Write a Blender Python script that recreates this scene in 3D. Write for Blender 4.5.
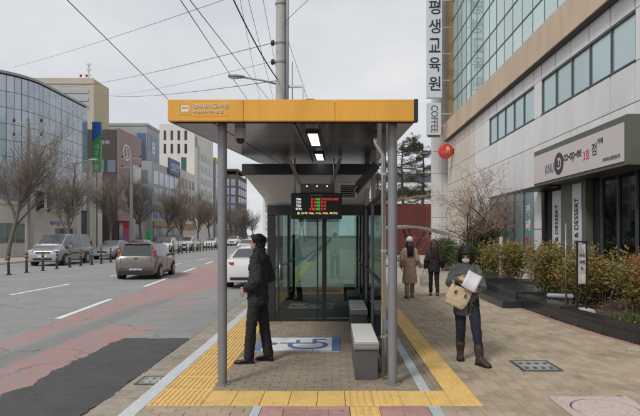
import bpy, bmesh, math, random
from mathutils import Vector, Matrix, noise as mnoise
random.seed(11)
R = math.radians
for o in list(bpy.data.objects): bpy.data.objects.remove(o)
scene = bpy.context.scene
COL = scene.collection

# ------------------------------------------------------------------ camera
EYE = 1.7                      # camera height above the pavement
cam_d = bpy.data.cameras.new('camera')
cam_d.sensor_width = 36; cam_d.lens = 540/640*36
cam_d.shift_x = -15/640; cam_d.shift_y = 27/640
cam_d.clip_start = 0.05; cam_d.clip_end = 5000
cam = bpy.data.objects.new('camera', cam_d); COL.objects.link(cam)
cam.location = (0, 0, EYE); cam.rotation_euler = (R(90), 0, 0)
scene.camera = cam

# ------------------------------------------------------------------ overcast sky
world = bpy.data.worlds.new('World'); scene.world = world; world.use_nodes = True
nt = world.node_tree; N = nt.nodes; L = nt.links
for n in list(N): N.remove(n)
out = N.new('ShaderNodeOutputWorld'); mixs = N.new('ShaderNodeMixShader')
sky = N.new('ShaderNodeTexSky'); sky.sky_type = 'NISHITA'; sky.sun_disc = False
SUN_EL, SUN_AZ = 46, 214        # azimuth clockwise from +Y
sky.sun_elevation = R(SUN_EL); sky.sun_rotation = R(SUN_AZ)
b1 = N.new('ShaderNodeBackground'); b1.inputs[1].default_value = 0.1
b2 = N.new('ShaderNodeBackground'); b2.inputs[1].default_value = 1.0
L.new(sky.outputs[0], b1.inputs[0])
tc = N.new('ShaderNodeTexCoord'); sp = N.new('ShaderNodeSeparateXYZ'); L.new(tc.outputs['Generated'], sp.inputs[0])
zz = N.new('ShaderNodeMath'); zz.operation = 'MAXIMUM'; zz.inputs[1].default_value = 0; L.new(sp.outputs[2], zz.inputs[0])
za = N.new('ShaderNodeMath'); za.inputs[1].default_value = 0.22; L.new(zz.outputs[0], za.inputs[0])
dx = N.new('ShaderNodeMath'); dx.operation = 'DIVIDE'; L.new(sp.outputs[0], dx.inputs[0]); L.new(za.outputs[0], dx.inputs[1])
dy = N.new('ShaderNodeMath'); dy.operation = 'DIVIDE'; L.new(sp.outputs[1], dy.inputs[0]); L.new(za.outputs[0], dy.inputs[1])
cb = N.new('ShaderNodeCombineXYZ'); L.new(dx.outputs[0], cb.inputs[0]); L.new(dy.outputs[0], cb.inputs[1])
nz = N.new('ShaderNodeTexNoise'); nz.inputs['Scale'].default_value = 0.75; nz.inputs['Detail'].default_value = 5; nz.inputs['Roughness'].default_value = 0.58
L.new(cb.outputs[0], nz.inputs['Vector'])
rp = N.new('ShaderNodeValToRGB'); e = rp.color_ramp.elements
e[0].position = 0.3; e[0].color = (0.475, 0.505, 0.56, 1)
e[1].position = 0.66; e[1].color = (0.70, 0.697, 0.69, 1)
L.new(nz.outputs[0], rp.inputs[0]); L.new(rp.outputs[0], b2.inputs[0])
mixs.inputs[0].default_value = 0.94
L.new(b1.outputs[0], mixs.inputs[1]); L.new(b2.outputs[0], mixs.inputs[2]); L.new(mixs.outputs[0], out.inputs[0])

# ------------------------------------------------------------------ soft sun behind cloud
sl = bpy.data.lights.new('sun', 'SUN'); sl.energy = 1.5; sl.angle = R(12); sl.color = (1, 0.97, 0.93)
so = bpy.data.objects.new('sun', sl); COL.objects.link(so); so.location = (-20, -20, 40)
az = R(SUN_AZ); el = R(SUN_EL)
sd = Vector((math.sin(az)*math.cos(el), math.cos(az)*math.cos(el), math.sin(el)))
so.rotation_euler = sd.to_track_quat('Z', 'Y').to_euler()

vs = scene.view_settings
vs.view_transform = 'Standard'; vs.look = 'None'; vs.exposure = 0.28; vs.gamma = 1; vs.use_curve_mapping = False
scene.cycles.use_denoising = True
scene.cycles.max_bounces = 8; scene.cycles.transparent_max_bounces = 12
scene.cycles.caustics_reflective = False; scene.cycles.caustics_refractive = False

# ------------------------------------------------------------------ materials
MATS = {}
def M(name, col, rough=0.6, metal=0.0, var=0.12, scale=6.0, bump=0.0, bscale=60.0, rnd=0.0, emit=0.0, coat=0.0, dirt=0.0, ior=1.45, pos=True, detail=6, stretch=None, speck=0.0):
    """principled surface with noise in colour, roughness and relief"""
    if name in MATS: return MATS[name]
    m = bpy.data.materials.new(name); m.use_nodes = True; MATS[name] = m
    t = m.node_tree; n = t.nodes; l = t.links; p = n['Principled BSDF']
    p.inputs['Roughness'].default_value = rough; p.inputs['Metallic'].default_value = metal
    p.inputs['IOR'].default_value = ior
    if coat: p.inputs['Coat Weight'].default_value = coat; p.inputs['Coat Roughness'].default_value = 0.06
    if pos: src = n.new('ShaderNodeNewGeometry').outputs['Position']
    else: src = n.new('ShaderNodeTexCoord').outputs['Object']
    if stretch:
        mp = n.new('ShaderNodeMapping'); mp.inputs['Scale'].default_value = stretch; l.new(src, mp.inputs[0]); src = mp.outputs[0]
    nz = n.new('ShaderNodeTexNoise'); nz.inputs['Scale'].default_value = scale; nz.inputs['Detail'].default_value = detail
    nz.inputs['Roughness'].default_value = 0.6
    l.new(src, nz.inputs['Vector'])
    mr = n.new('ShaderNodeMapRange'); mr.inputs['From Min'].default_value = 0.25; mr.inputs['From Max'].default_value = 0.75
    mr.inputs['To Min'].default_value = 1-var; mr.inputs['To Max'].default_value = 1+var
    l.new(nz.outputs[0], mr.inputs[0]); fac = mr.outputs[0]
    if rnd:
        oi = n.new('ShaderNodeObjectInfo'); ge = n.new('ShaderNodeNewGeometry')
        ad = n.new('ShaderNodeMath'); l.new(oi.outputs['Random'], ad.inputs[0]); l.new(ge.outputs['Random Per Island'], ad.inputs[1])
        fr = n.new('ShaderNodeMath'); fr.operation = 'FRACT'; l.new(ad.outputs[0], fr.inputs[0])
        m2 = n.new('ShaderNodeMapRange'); m2.inputs['To Min'].default_value = 1-rnd; m2.inputs['To Max'].default_value = 1+rnd
        l.new(fr.outputs[0], m2.inputs[0])
        mu = n.new('ShaderNodeMath'); mu.operation = 'MULTIPLY'; l.new(fac, mu.inputs[0]); l.new(m2.outputs[0], mu.inputs[1]); fac = mu.outputs[0]
    if speck:
        sn = n.new('ShaderNodeTexNoise'); sn.inputs['Scale'].default_value = 75; sn.inputs['Detail'].default_value = 3; sn.inputs['Roughness'].default_value = 0.75; l.new(src, sn.inputs['Vector'])
        sr = n.new('ShaderNodeMapRange'); sr.inputs['From Min'].default_value = 0.3; sr.inputs['From Max'].default_value = 0.7; sr.inputs['To Min'].default_value = 1-speck; sr.inputs['To Max'].default_value = 1+speck
        l.new(sn.outputs[0], sr.inputs[0]); su = n.new('ShaderNodeMath'); su.operation = 'MULTIPLY'; l.new(fac, su.inputs[0]); l.new(sr.outputs[0], su.inputs[1]); fac = su.outputs[0]
    vm = n.new('ShaderNodeVectorMath'); vm.operation = 'SCALE'; vm.inputs[0].default_value = col; l.new(fac, vm.inputs['Scale'])
    colout = vm.outputs[0]
    if dirt:
        n2 = n.new('ShaderNodeTexNoise'); n2.inputs['Scale'].default_value = scale*0.23; n2.inputs['Detail'].default_value = 8; n2.inputs['Roughness'].default_value = 0.7
        l.new(src, n2.inputs['Vector'])
        r2 = n.new('ShaderNodeMapRange'); r2.inputs['From Min'].default_value = 0.48; r2.inputs['From Max'].default_value = 0.75; r2.inputs['To Max'].default_value = dirt
        l.new(n2.outputs[0], r2.inputs[0])
        mx = n.new('ShaderNodeMix'); mx.data_type = 'RGBA'; mx.inputs[7].default_value = (col[0]*0.45, col[1]*0.43, col[2]*0.4, 1)
        l.new(r2.outputs[0], mx.inputs[0]); l.new(colout, mx.inputs[6]); colout = mx.outputs[2]
    l.new(colout, p.inputs['Base Color'])
    if emit:
        l.new(colout, p.inputs['Emission Color']); p.inputs['Emission Strength'].default_value = emit
    rr = n.new('ShaderNodeMapRange'); rr.inputs['To Min'].default_value = max(0.0, rough-0.08); rr.inputs['To Max'].default_value = min(1, rough+0.08)
    l.new(nz.outputs[0], rr.inputs[0]); l.new(rr.outputs[0], p.inputs['Roughness'])
    if bump:
        bz = n.new('ShaderNodeTexNoise'); bz.inputs['Scale'].default_value = bscale; bz.inputs['Detail'].default_value = 5; l.new(src, bz.inputs['Vector'])
        bp = n.new('ShaderNodeBump'); bp.inputs['Strength'].default_value = bump; bp.inputs['Distance'].default_value = 0.01
        l.new(bz.outputs[0], bp.inputs['Height']); l.new(bp.outputs[0], p.inputs['Normal'])
    return m

def ramp_mat(name, cols, rough=0.6, scale=3.0, bump=0.0, spec=None, translucent=0.0, grime=0.0):
    """leaf, brick or twig colour picked at random for each loose piece from a ramp"""
    if name in MATS: return MATS[name]
    m = bpy.data.materials.new(name); m.use_nodes = True; MATS[name] = m
    t = m.node_tree; n = t.nodes; l = t.links; p = n['Principled BSDF']; p.inputs['Roughness'].default_value = rough
    oi = n.new('ShaderNodeObjectInfo'); ge = n.new('ShaderNodeNewGeometry')
    ad = n.new('ShaderNodeMath'); l.new(oi.outputs['Random'], ad.inputs[0]); l.new(ge.outputs['Random Per Island'], ad.inputs[1])
    fr = n.new('ShaderNodeMath'); fr.operation = 'FRACT'; l.new(ad.outputs[0], fr.inputs[0])
    nz = n.new('ShaderNodeTexNoise'); nz.inputs['Scale'].default_value = scale; nz.inputs['Detail'].default_value = 4; l.new(ge.outputs['Position'], nz.inputs['Vector'])
    a1 = n.new('ShaderNodeMath'); a1.operation = 'MULTIPLY_ADD'; a1.inputs[1].default_value = 0.55; l.new(fr.outputs[0], a1.inputs[0])
    m1 = n.new('ShaderNodeMath'); m1.operation = 'MULTIPLY_ADD'; m1.inputs[1].default_value = 1.3; m1.inputs[2].default_value = -0.42; l.new(nz.outputs[0], m1.inputs[0])
    l.new(m1.outputs[0], a1.inputs[2])
    rp = n.new('ShaderNodeValToRGB'); el_ = rp.color_ramp.elements
    while len(el_) < len(cols): el_.new(0.5)
    for i, c in enumerate(cols):
        el_[i].position = i/(len(cols)-1); el_[i].color = (*c, 1)
    l.new(a1.outputs[0], rp.inputs[0]); l.new(rp.outputs[0], p.inputs['Base Color'])
    if grime:
        acc = None
        for sc_, lo_, hi_, am in ((0.8, 0.50, 0.72, grime), (5.0, 0.55, 0.75, grime*0.7), (60.0, 0.35, 0.7, grime*0.45)):
            gn = n.new('ShaderNodeTexNoise'); gn.inputs['Scale'].default_value = sc_; gn.inputs['Detail'].default_value = 6; gn.inputs['Roughness'].default_value = 0.7; l.new(ge.outputs['Position'], gn.inputs['Vector'])
            gr = n.new('ShaderNodeMapRange'); gr.inputs['From Min'].default_value = lo_; gr.inputs['From Max'].default_value = hi_; gr.inputs['To Min'].default_value = 1; gr.inputs['To Max'].default_value = 1-am; l.new(gn.outputs[0], gr.inputs[0])
            if acc is None: acc = gr.outputs[0]
            else:
                gm = n.new('ShaderNodeMath'); gm.operation = 'MULTIPLY'; l.new(acc, gm.inputs[0]); l.new(gr.outputs[0], gm.inputs[1]); acc = gm.outputs[0]
        gv = n.new('ShaderNodeVectorMath'); gv.operation = 'SCALE'; l.new(rp.outputs[0], gv.inputs[0]); l.new(acc, gv.inputs['Scale']); l.new(gv.outputs[0], p.inputs['Base Color'])
    if translucent:
        tr = n.new('ShaderNodeBsdfTranslucent'); l.new(rp.outputs[0], tr.inputs[0]); mx = n.new('ShaderNodeMixShader'); mx.inputs[0].default_value = translucent
        l.new(p.outputs[0], mx.inputs[1]); l.new(tr.outputs[0], mx.inputs[2]); l.new(mx.outputs[0], n['Material Output'].inputs[0])
    if bump:
        bz = n.new('ShaderNodeTexNoise'); bz.inputs['Scale'].default_value = 90; bz.inputs['Detail'].default_value = 5; l.new(ge.outputs['Position'], bz.inputs['Vector'])
        bp = n.new('ShaderNodeBump'); bp.inputs['Strength'].default_value = bump; bp.inputs['Distance'].default_value = 0.004
        l.new(bz.outputs[0], bp.inputs['Height']); l.new(bp.outputs[0], p.inputs['Normal'])
    return m

def glass_mat(name, tint, refl=1.0, ior=1.5):
    if name in MATS: return MATS[name]
    m = bpy.data.materials.new(name); m.use_nodes = True; MATS[name] = m
    n = m.node_tree.nodes; l = m.node_tree.links; n.remove(n['Principled BSDF'])
    tr = n.new('ShaderNodeBsdfTransparent'); tr.inputs[0].default_value = (*tint, 1)
    gl = n.new('ShaderNodeBsdfGlossy'); gl.inputs['Roughness'].default_value = 0.01; gl.inputs[0].default_value = (refl, refl, refl, 1)
    fz = n.new('ShaderNodeFresnel'); fz.inputs[0].default_value = ior
    mx = n.new('ShaderNodeMixShader'); l.new(fz.outputs[0], mx.inputs[0]); l.new(tr.outputs[0], mx.inputs[1]); l.new(gl.outputs[0], mx.inputs[2])
    l.new(mx.outputs[0], n['Material Output'].inputs[0])
    return m

# ------------------------------------------------------------------ mesh builder and scene tree helpers
WL = {}
class MB:
    def __init__(s): s.v = []; s.f = []
    def add(s, vs, fs):
        b = len(s.v); s.v += [tuple(v) for v in vs]; s.f += [tuple(i+b for i in f) for f in fs]; return s
    def box(s, x0, x1, y0, y1, z0, z1, bev=0.0):
        if x0 > x1: x0, x1 = x1, x0
        if y0 > y1: y0, y1 = y1, y0
        if z0 > z1: z0, z1 = z1, z0
        if not bev:
            return s.add([(x0,y0,z0),(x1,y0,z0),(x1,y1,z0),(x0,y1,z0),(x0,y0,z1),(x1,y0,z1),(x1,y1,z1),(x0,y1,z1)],
                  [(0,3,2,1),(4,5,6,7),(0,1,5,4),(1,2,6,5),(2,3,7,6),(3,0,4,7)])
        bm = bmesh.new(); bmesh.ops.create_cube(bm, size=1)
        for v in bm.verts: v.co = ((x0+x1)/2+v.co.x*(x1-x0), (y0+y1)/2+v.co.y*(y1-y0), (z0+z1)/2+v.co.z*(z1-z0))
        bmesh.ops.bevel(bm, geom=bm.edges[:], offset=bev, segments=2, affect='EDGES', profile=0.6)
        return s.bm(bm)
    def bm(s, bm, mat=None):
        bm.verts.index_update()
        s.add([(mat @ v.co if mat else v.co) for v in bm.verts], [[v.index for v in f.verts] for f in bm.faces]); bm.free(); return s
    def obox(s, c, sx, sy, sz, rot=(0,0,0), bev=0.0):
        m = MB(); m.box(-sx/2, sx/2, -sy/2, sy/2, -sz/2, sz/2, bev)
        from mathutils import Euler
        mt = Matrix.Translation(c) @ Euler(rot).to_matrix().to_4x4()
        return s.add([mt @ Vector(v) for v in m.v], m.f)
    def tube(s, pts, rad, n=8, cap=True):
        pts = [Vector(p) for p in pts]
        if not hasattr(rad, '__len__'): rad = [rad]*len(pts)
        vs = []; fs = []; u = None
        for i, p in enumerate(pts):
            d = (pts[min(i+1, len(pts)-1)] - pts[max(i-1, 0)])
            if d.length < 1e-9: d = Vector((0,0,1))
            d.normalize()
            if u is None: u = d.orthogonal().normalized()
            else:
                u = u - d*u.dot(d)
                u = d.orthogonal().normalized() if u.length < 1e-6 else u.normalized()
            w = d.cross(u)
            for k in range(n):
                a = 2*math.pi*k/n; vs.append(p + (u*math.cos(a) + w*math.sin(a))*rad[i])
        for i in range(len(pts)-1):
            for k in range(n):
                a = i*n+k; b = i*n+(k+1) % n; fs.append((a, b, b+n, a+n))
        if cap:
            fs.append(tuple(range(n-1, -1, -1))); fs.append(tuple(range((len(pts)-1)*n, len(pts)*n)))
        return s.add(vs, fs)
    def loft(s, rings, cap=True):
        """rings: equal-length lists of points"""
        n = len(rings[0]); vs = [p for r in rings for p in r]; fs = []
        for i in range(len(rings)-1):
            for k in range(n):
                a = i*n+k; b = i*n+(k+1) % n; fs.append((a, b, b+n, a+n))
        if cap: fs.append(tuple(range(n-1, -1, -1))); fs.append(tuple(range((len(rings)-1)*n, len(rings)*n)))
        return s.add(vs, fs)
    def lathe(s, c, prof, n=16, axis='Z'):
        rings = []
        for r, h in prof:
            ring = []
            for k in range(n):
                a = 2*math.pi*k/n; x, y = r*math.cos(a), r*math.sin(a)
                if axis == 'Z': q = (c[0]+x, c[1]+y, c[2]+h)
                elif axis == 'X': q = (c[0]+h, c[1]+x, c[2]+y)
                else: q = (c[0]+y, c[1]+h, c[2]+x)
                ring.append(q)
            rings.append(ring)
        return s.loft(rings)
    def ell(s, c, rx, ry, rz, sub=2, rot=None):
        bm = bmesh.new(); bmesh.ops.create_icosphere(bm, subdivisions=sub, radius=1)
        m = Matrix.Translation(c) @ (rot.to_4x4() if rot is not None else Matrix.Identity(4)) @ Matrix.Diagonal((rx, ry, rz, 1))
        return s.bm(bm, m)
    def prism(s, poly, ext, to3):
        """poly: 2-D outline, ext: (h0,h1), to3: maps (a,b,h) to a point"""
        n = len(poly); vs = [to3(a, b, ext[0]) for a, b in poly] + [to3(a, b, ext[1]) for a, b in poly]
        fs = [tuple(range(n-1, -1, -1)), tuple(range(n, 2*n))] + [(k, (k+1) % n, n+(k+1) % n, n+k) for k in range(n)]
        return s.add(vs, fs)
    def mesh(s, mat, smooth=False, name='m', center=True):
        c = Vector((0,0,0))
        if center and s.v:
            lo = [min(v[i] for v in s.v) for i in range(3)]; hi = [max(v[i] for v in s.v) for i in range(3)]
            c = Vector([(lo[i]+hi[i])/2 for i in range(3)])
        me = bpy.data.meshes.new(name); me.from_pydata([tuple(Vector(v)-c) for v in s.v], [], s.f)
        me.materials.append(MATS[mat] if isinstance(mat, str) else mat)
        bm = bmesh.new(); bm.from_mesh(me); bmesh.ops.recalc_face_normals(bm, faces=bm.faces[:]); bm.to_mesh(me); bm.free()
        if smooth:
            for p in me.polygons: p.use_smooth = True
            if smooth is not True:
                me.set_sharp_from_angle(angle=R(smooth))
        return me, c
    def build(s, name, mat, parent=None, smooth=False):
        me, c = s.mesh(mat, smooth, name)
        return put(name, me, c, parent)
def put(name, me, c, parent=None):
    o = bpy.data.objects.new(name, me); COL.objects.link(o); c = Vector(c)
    if parent is not None:
        o.parent = parent; o.location = c - WL.get(parent.name, Vector(parent.location))
    else: o.location = c
    WL[o.name] = c
    return o
def tag(o, label=None, cat=None, group=None, kind=None):
    if label: o['label'] = label
    if cat: o['category'] = cat
    if group: o['group'] = group
    if kind: o['kind'] = kind
    return o
def thing(name, label, cat, loc=(0,0,0), group=None):
    o = bpy.data.objects.new(name, None); COL.objects.link(o); o.location = loc; o.empty_display_size = 0.3
    WL[o.name] = Vector(loc)
    return tag(o, label, cat, group)
def kids(o): return [c for c in list(COL.objects) if c.parent == o]
def copy_tree(o, parent=None):
    c = o.copy(); COL.objects.link(c)
    if parent is not None: c.parent = parent
    for ch in list(o.children): copy_tree(ch, c)
    return c
def B(*a, bev=0.0): return MB().box(*a, bev=bev)

def text_mesh(s, size, bold=0.0):
    cu = bpy.data.curves.new('t', 'FONT'); cu.body = s; cu.size = size; cu.extrude = 0.004; cu.align_x = 'CENTER'; cu.align_y = 'CENTER'
    cu.resolution_u = 3; cu.offset = bold
    ob = bpy.data.objects.new('t', cu); COL.objects.link(ob)
    dg = bpy.context.evaluated_depsgraph_get(); me = bpy.data.meshes.new_from_object(ob.evaluated_get(dg))
    bpy.data.objects.remove(ob); bpy.data.curves.remove(cu)
    return me
AX = {'-Y': ((1,0,0),(0,0,1)), '-X': ((0,-1,0),(0,0,1)), '-Xup': ((0,0,1),(0,1,0)), '-Ydown': ((0,0,-1),(1,0,0)), '+X': ((0,1,0),(0,0,1)), '+Z': ((1,0,0),(0,1,0))}
def lettering(s, size, c, facing, mat, parent, width=None, height=None, bold=0.0, name='lettering'):
    me = text_mesh(s, size, bold); x, y = (Vector(a) for a in AX[facing]); z = x.cross(y)
    co = [v.co.copy() for v in me.vertices]
    if not co: return None
    lo = [min(v[i] for v in co) for i in range(2)]; hi = [max(v[i] for v in co) for i in range(2)]
    cx, cy = (lo[0]+hi[0])/2, (lo[1]+hi[1])/2
    sx = width/(hi[0]-lo[0]) if width else 1; sy = height/(hi[1]-lo[1]) if height else (sx if width else 1)
    for v, p in zip(me.vertices, co): v.co = x*((p.x-cx)*sx) + y*((p.y-cy)*sy) + z*p.z
    me.materials.clear(); me.materials.append(MATS[mat] if isinstance(mat, str) else mat); me.name = 'lettering'
    return put(name, me, c, parent)

# ================================================================== SETTING
ZR = -0.15                     # road level
M('earth', (0.16, 0.14, 0.12), 0.95, bump=0.4, bscale=4)
M('kerb_stone', (0.60, 0.62, 0.64), 0.75, speck=0.14, var=0.12, scale=9, bump=0.25, bscale=150, rnd=0.07, dirt=0.35)
M('gutter_stone', (0.36, 0.31, 0.255), 0.85, speck=0.2, var=0.26, scale=7, bump=0.5, bscale=70, rnd=0.08, dirt=0.6)
M('mortar', (0.15, 0.12, 0.095), 0.95, var=0.25, scale=12, bump=0.4)
M('tactile', (0.80, 0.53, 0.18), 0.66, var=0.10, scale=14, bump=0.2, bscale=160, rnd=0.05, dirt=0.45, speck=0.10)
M('granite_strip', (0.48, 0.53, 0.54), 0.7, var=0.18, scale=16, bump=0.2, bscale=150, rnd=0.06, dirt=0.4)
M('pink_paver', (0.44, 0.255, 0.23), 0.8, var=0.16, scale=16, bump=0.3, bscale=140, rnd=0.12, dirt=0.3)
M('far_pavement', (0.42, 0.365, 0.305), 0.9, var=0.2, scale=3, bump=0.3, bscale=30, dirt=0.4)
M('white_paint', (0.80, 0.80, 0.78), 0.6, var=0.12, scale=12, bump=0.2, bscale=90, dirt=0.5)
M('blue_paint', (0.13, 0.20, 0.42), 0.6, var=0.15, scale=14, bump=0.2, bscale=90, dirt=0.3)
M('fresh_asphalt', (0.095, 0.094, 0.095), 0.86, var=0.22, scale=3.2, bump=0.9, bscale=160, dirt=0.2, speck=0.42)
M('cast_iron', (0.50, 0.50, 0.48), 0.55, metal=0.5, var=0.2, scale=20, bump=0.25, bscale=120, dirt=0.4)
M('cast_dark', (0.13, 0.13, 0.125), 0.6, metal=0.4, var=0.25, scale=20, speck=0.15)
M('dark_void', (0.012, 0.012, 0.012), 0.9)
M('cover_stone', (0.60, 0.48, 0.45), 0.8, speck=0.15, var=0.14, scale=22, bump=0.25, bscale=180, dirt=0.35)
ramp_mat('brick_tan', [(0.33,0.26,0.185),(0.42,0.335,0.24),(0.475,0.375,0.27),(0.53,0.42,0.31),(0.48,0.39,0.31)], 0.85, scale=1.1, bump=0.5, grime=0.36)
ramp_mat('brick_orange', [(0.42,0.27,0.17),(0.52,0.34,0.22),(0.50,0.36,0.26)], 0.85, scale=1.1, bump=0.5, grime=0.3)
ramp_mat('brick_grey', [(0.24,0.195,0.145),(0.30,0.245,0.18),(0.34,0.275,0.205),(0.37,0.30,0.225)], 0.82, scale=1.4, bump=0.5, grime=0.28)

def road_material():
    m = bpy.data.materials.new('old_asphalt'); m.use_nodes = True; MATS['old_asphalt'] = m
    n = m.node_tree.nodes; l = m.node_tree.links; p = n['Principled BSDF']; p.inputs['Roughness'].default_value = 0.86
    g = n.new('ShaderNodeNewGeometry'); s = n.new('ShaderNodeSeparateXYZ'); l.new(g.outputs['Position'], s.inputs[0])
    X, Y = s.outputs[0], s.outputs[1]
    def mt(op, a, b=0.0, c=None, clamp=False):
        q = n.new('ShaderNodeMath'); q.operation = op; q.use_clamp = clamp
        for i, v in enumerate((a, b) if c is None else (a, b, c)):
            if isinstance(v, (int, float)): q.inputs[i].default_value = v
            else: l.new(v, q.inputs[i])
        return q.outputs[0]
    def nz(sc, det=6, ro=0.6):
        q = n.new('ShaderNodeTexNoise'); q.inputs['Scale'].default_value = sc; q.inputs['Detail'].default_value = det; q.inputs['Roughness'].default_value = ro
        l.new(g.outputs['Position'], q.inputs['Vector']); return q.outputs[0]
    def step(v, w=0.05): return mt('DIVIDE', v, w, clamp=True)
    big, mid, fine = nz(0.35, 8, 0.65), nz(2.6, 8, 0.7), nz(70, 3, 0.8)
    edge = mt('MULTIPLY', mt('SUBTRACT', mid, 0.5), 0.9)
    lane = mt('ADD', mt('ADD', X, 6.12), mt('MULTIPLY', mt('SUBTRACT', Y, 11.9), 0.094))
    xr = mt('MINIMUM', mt('MULTIPLY_ADD', mt('MAXIMUM', mt('SUBTRACT', Y, 13.5), 0), 0.22, -5.25), -3.7)
    z1 = mt('MULTIPLY', step(mt('SUBTRACT', lane, 0.12)), step(mt('SUBTRACT', mt('MULTIPLY_ADD', edge, 0.35, xr), X)))
    wear1 = mt('MULTIPLY_ADD', step(mt('SUBTRACT', 0.57, nz(4.5, 10, 0.8)), 0.16), 0.65, 0.35)
    z1 = mt('MULTIPLY', z1, wear1)
    e2 = mt('MULTIPLY', edge, 1.5)
    z2 = mt('MULTIPLY', mt('MULTIPLY', step(mt('SUBTRACT', X, mt('ADD', e2, -4.72)), 0.08), step(mt('SUBTRACT', mt('ADD', e2, -3.6), X), 0.08)), step(mt('SUBTRACT', 11.2, mt('MULTIPLY_ADD', e2, 1.5, Y)), 0.4))
    z2 = mt('MULTIPLY', z2, mt('MULTIPLY_ADD', step(mt('SUBTRACT', 0.60, nz(3.7, 9, 0.75)), 0.10), 0.75, 0.08))
    z3 = mt('MULTIPLY', mt('MULTIPLY', step(mt('SUBTRACT', X, -5.15), 0.2), step(mt('SUBTRACT', -3.5, X), 0.3)), mt('MULTIPLY', step(mt('SUBTRACT', Y, 9.5), 1.0), step(mt('SUBTRACT', mt('MULTIPLY', nz(0.9, 8, 0.7), 1.0), 0.54), 0.06)))
    z3 = mt('MULTIPLY', z3, 0.55)
    red = mt('MINIMUM', mt('ADD', mt('ADD', z1, z2), z3), 1.0)
    base = n.new('ShaderNodeValToRGB'); e = base.color_ramp.elements
    e[0].position = 0.33; e[0].color = (0.215, 0.214, 0.21, 1); e[1].position = 0.68; e[1].color = (0.32, 0.317, 0.31, 1)
    l.new(mt('MULTIPLY_ADD', mid, 0.5, mt('MULTIPLY', big, 0.5)), base.inputs[0])
    # darker worn strip between the red paint and the new patch, and tyre lanes
    gap = mt('MULTIPLY', step(mt('SUBTRACT', X, -5.3), 0.3), step(mt('SUBTRACT', mt('ADD', mt('MULTIPLY', edge, 0.5), -4.6), X), 0.1))
    dk = n.new('ShaderNodeMix'); dk.data_type = 'RGBA'; dk.inputs[7].default_value = (0.20, 0.193, 0.187, 1)
    l.new(mt('MULTIPLY', gap, 0.6), dk.inputs[0]); l.new(base.outputs[0], dk.inputs[6])
    mx = n.new('ShaderNodeMix'); mx.data_type = 'RGBA'; mx.inputs[7].default_value = (0.42, 0.215, 0.195, 1)
    l.new(mt('MULTIPLY', red, 0.88), mx.inputs[0]); l.new(dk.outputs[2], mx.inputs[6])
    # cracks
    vo = n.new('ShaderNodeTexVoronoi'); vo.feature = 'DISTANCE_TO_EDGE'; vo.inputs['Scale'].default_value = 0.42
    wv = n.new('ShaderNodeVectorMath'); wv.operation = 'MULTIPLY_ADD'; wv.inputs[1].default_value = (1,1,1)
    nv = n.new('ShaderNodeTexNoise'); nv.inputs['Scale'].default_value = 1.7; nv.inputs['Detail'].default_value = 6; l.new(g.outputs['Position'], nv.inputs['Vector'])
    l.new(nv.outputs[1], wv.inputs[0]); l.new(g.outputs['Position'], wv.inputs[2]); l.new(wv.outputs[0], vo.inputs['Vector'])
    crack = mt('MULTIPLY', mt('SUBTRACT', 1.0, step(vo.outputs[0], 0.012)), step(mt('SUBTRACT', big, 0.45), 0.06))
    cx = n.new('ShaderNodeMix'); cx.data_type = 'RGBA'; cx.inputs[7].default_value = (0.06, 0.058, 0.055, 1)
    l.new(mt('MULTIPLY', crack, 0.6), cx.inputs[0]); l.new(mx.outputs[2], cx.inputs[6])
    vm = n.new('ShaderNodeVectorMath'); vm.operation = 'SCALE'; l.new(cx.outputs[2], vm.inputs[0]); l.new(mt('MULTIPLY_ADD', fine, 1.1, 0.45), vm.inputs['Scale'])
    l.new(vm.outputs[0], p.inputs['Base Color'])
    bp = n.new('ShaderNodeBump'); bp.inputs['Strength'].default_value = 0.5; bp.inputs['Distance'].default_value = 0.006; l.new(fine, bp.inputs['Height']); l.new(bp.outputs[0], p.inputs['Normal'])
road_material()

def sheet(name, x0, x1, y0, y1, z, mat, parent=None):
    o = MB().add([(x0,y0,z),(x1,y0,z),(x1,y1,z),(x0,y1,z)], [(0,1,2,3)]).build(name, mat, parent)
    if parent is None: tag(o, kind='structure')
    return o
ground = sheet('ground', -1500, 1500, -1000, 2500, -0.4, 'earth')
road = sheet('road', -20.6, -2.3, -60, 600, ZR, 'old_asphalt')
pave = sheet('sidewalk', -1.7, 30, -60, 300, -0.014, 'mortar')
fpave = sheet('far_sidewalk', -60, -20.75, -60, 600, 0.0, 'far_pavement')

# lane markings
def dash(x, y, ln, w, ang=0.0):
    o = MB().add([(-w/2,-ln/2,0),(w/2,-ln/2,0),(w/2,ln/2,0),(-w/2,ln/2,0)], [(0,1,2,3)]).mesh('white_paint', name='lane_marking')[0]
    ob = put('lane_marking', o, (x, y, ZR+0.004), road); ob.rotation_euler.z = ang
for k in range(14):
    y = 13.75 + k*7.4
    dash(-6.12-0.094*(y-11.9), y, 3.7, 0.15, math.atan(0.094))
for k in range(-2, 13):
    y = 18.5 + k*7.4; dash(-10.0, y, 3.7, 0.15)
sheet('lane_marking', -20.35, -20.2, 10, 200, ZR+0.004, 'white_paint', road)
# newer dark patch with a ragged edge
pts = []
y = 2.0
while y < 9.6:
    pts.append((-3.80 + 0.06*min(1.5, max(0, 7.5-y)) + 0.18*mnoise.noise((y*0.9, 3, 0)) + 0.12*mnoise.noise((y*3.1, 1, 0)) + 0.05*mnoise.noise((y*11, 1, 0)), y)); y += 0.05
x = -3.75
while x < -2.6:
    pts.append((x, 9.62 + 0.10*mnoise.noise((x*3, 9, 0)) + 0.05*mnoise.noise((x*12, 9, 0)))); x += 0.05
y = 9.5
while y > 2.0:
    pts.append((-2.56 + 0.05*mnoise.noise((y*1.7, 5, 2)) + 0.045*mnoise.noise((y*9, 2, 2)), y)); y -= 0.05
MB().prism(pts, (ZR+0.004, ZR+0.012), lambda a, b, h: (a, b, h)).build('asphalt_patch', 'fresh_asphalt', road)

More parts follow.
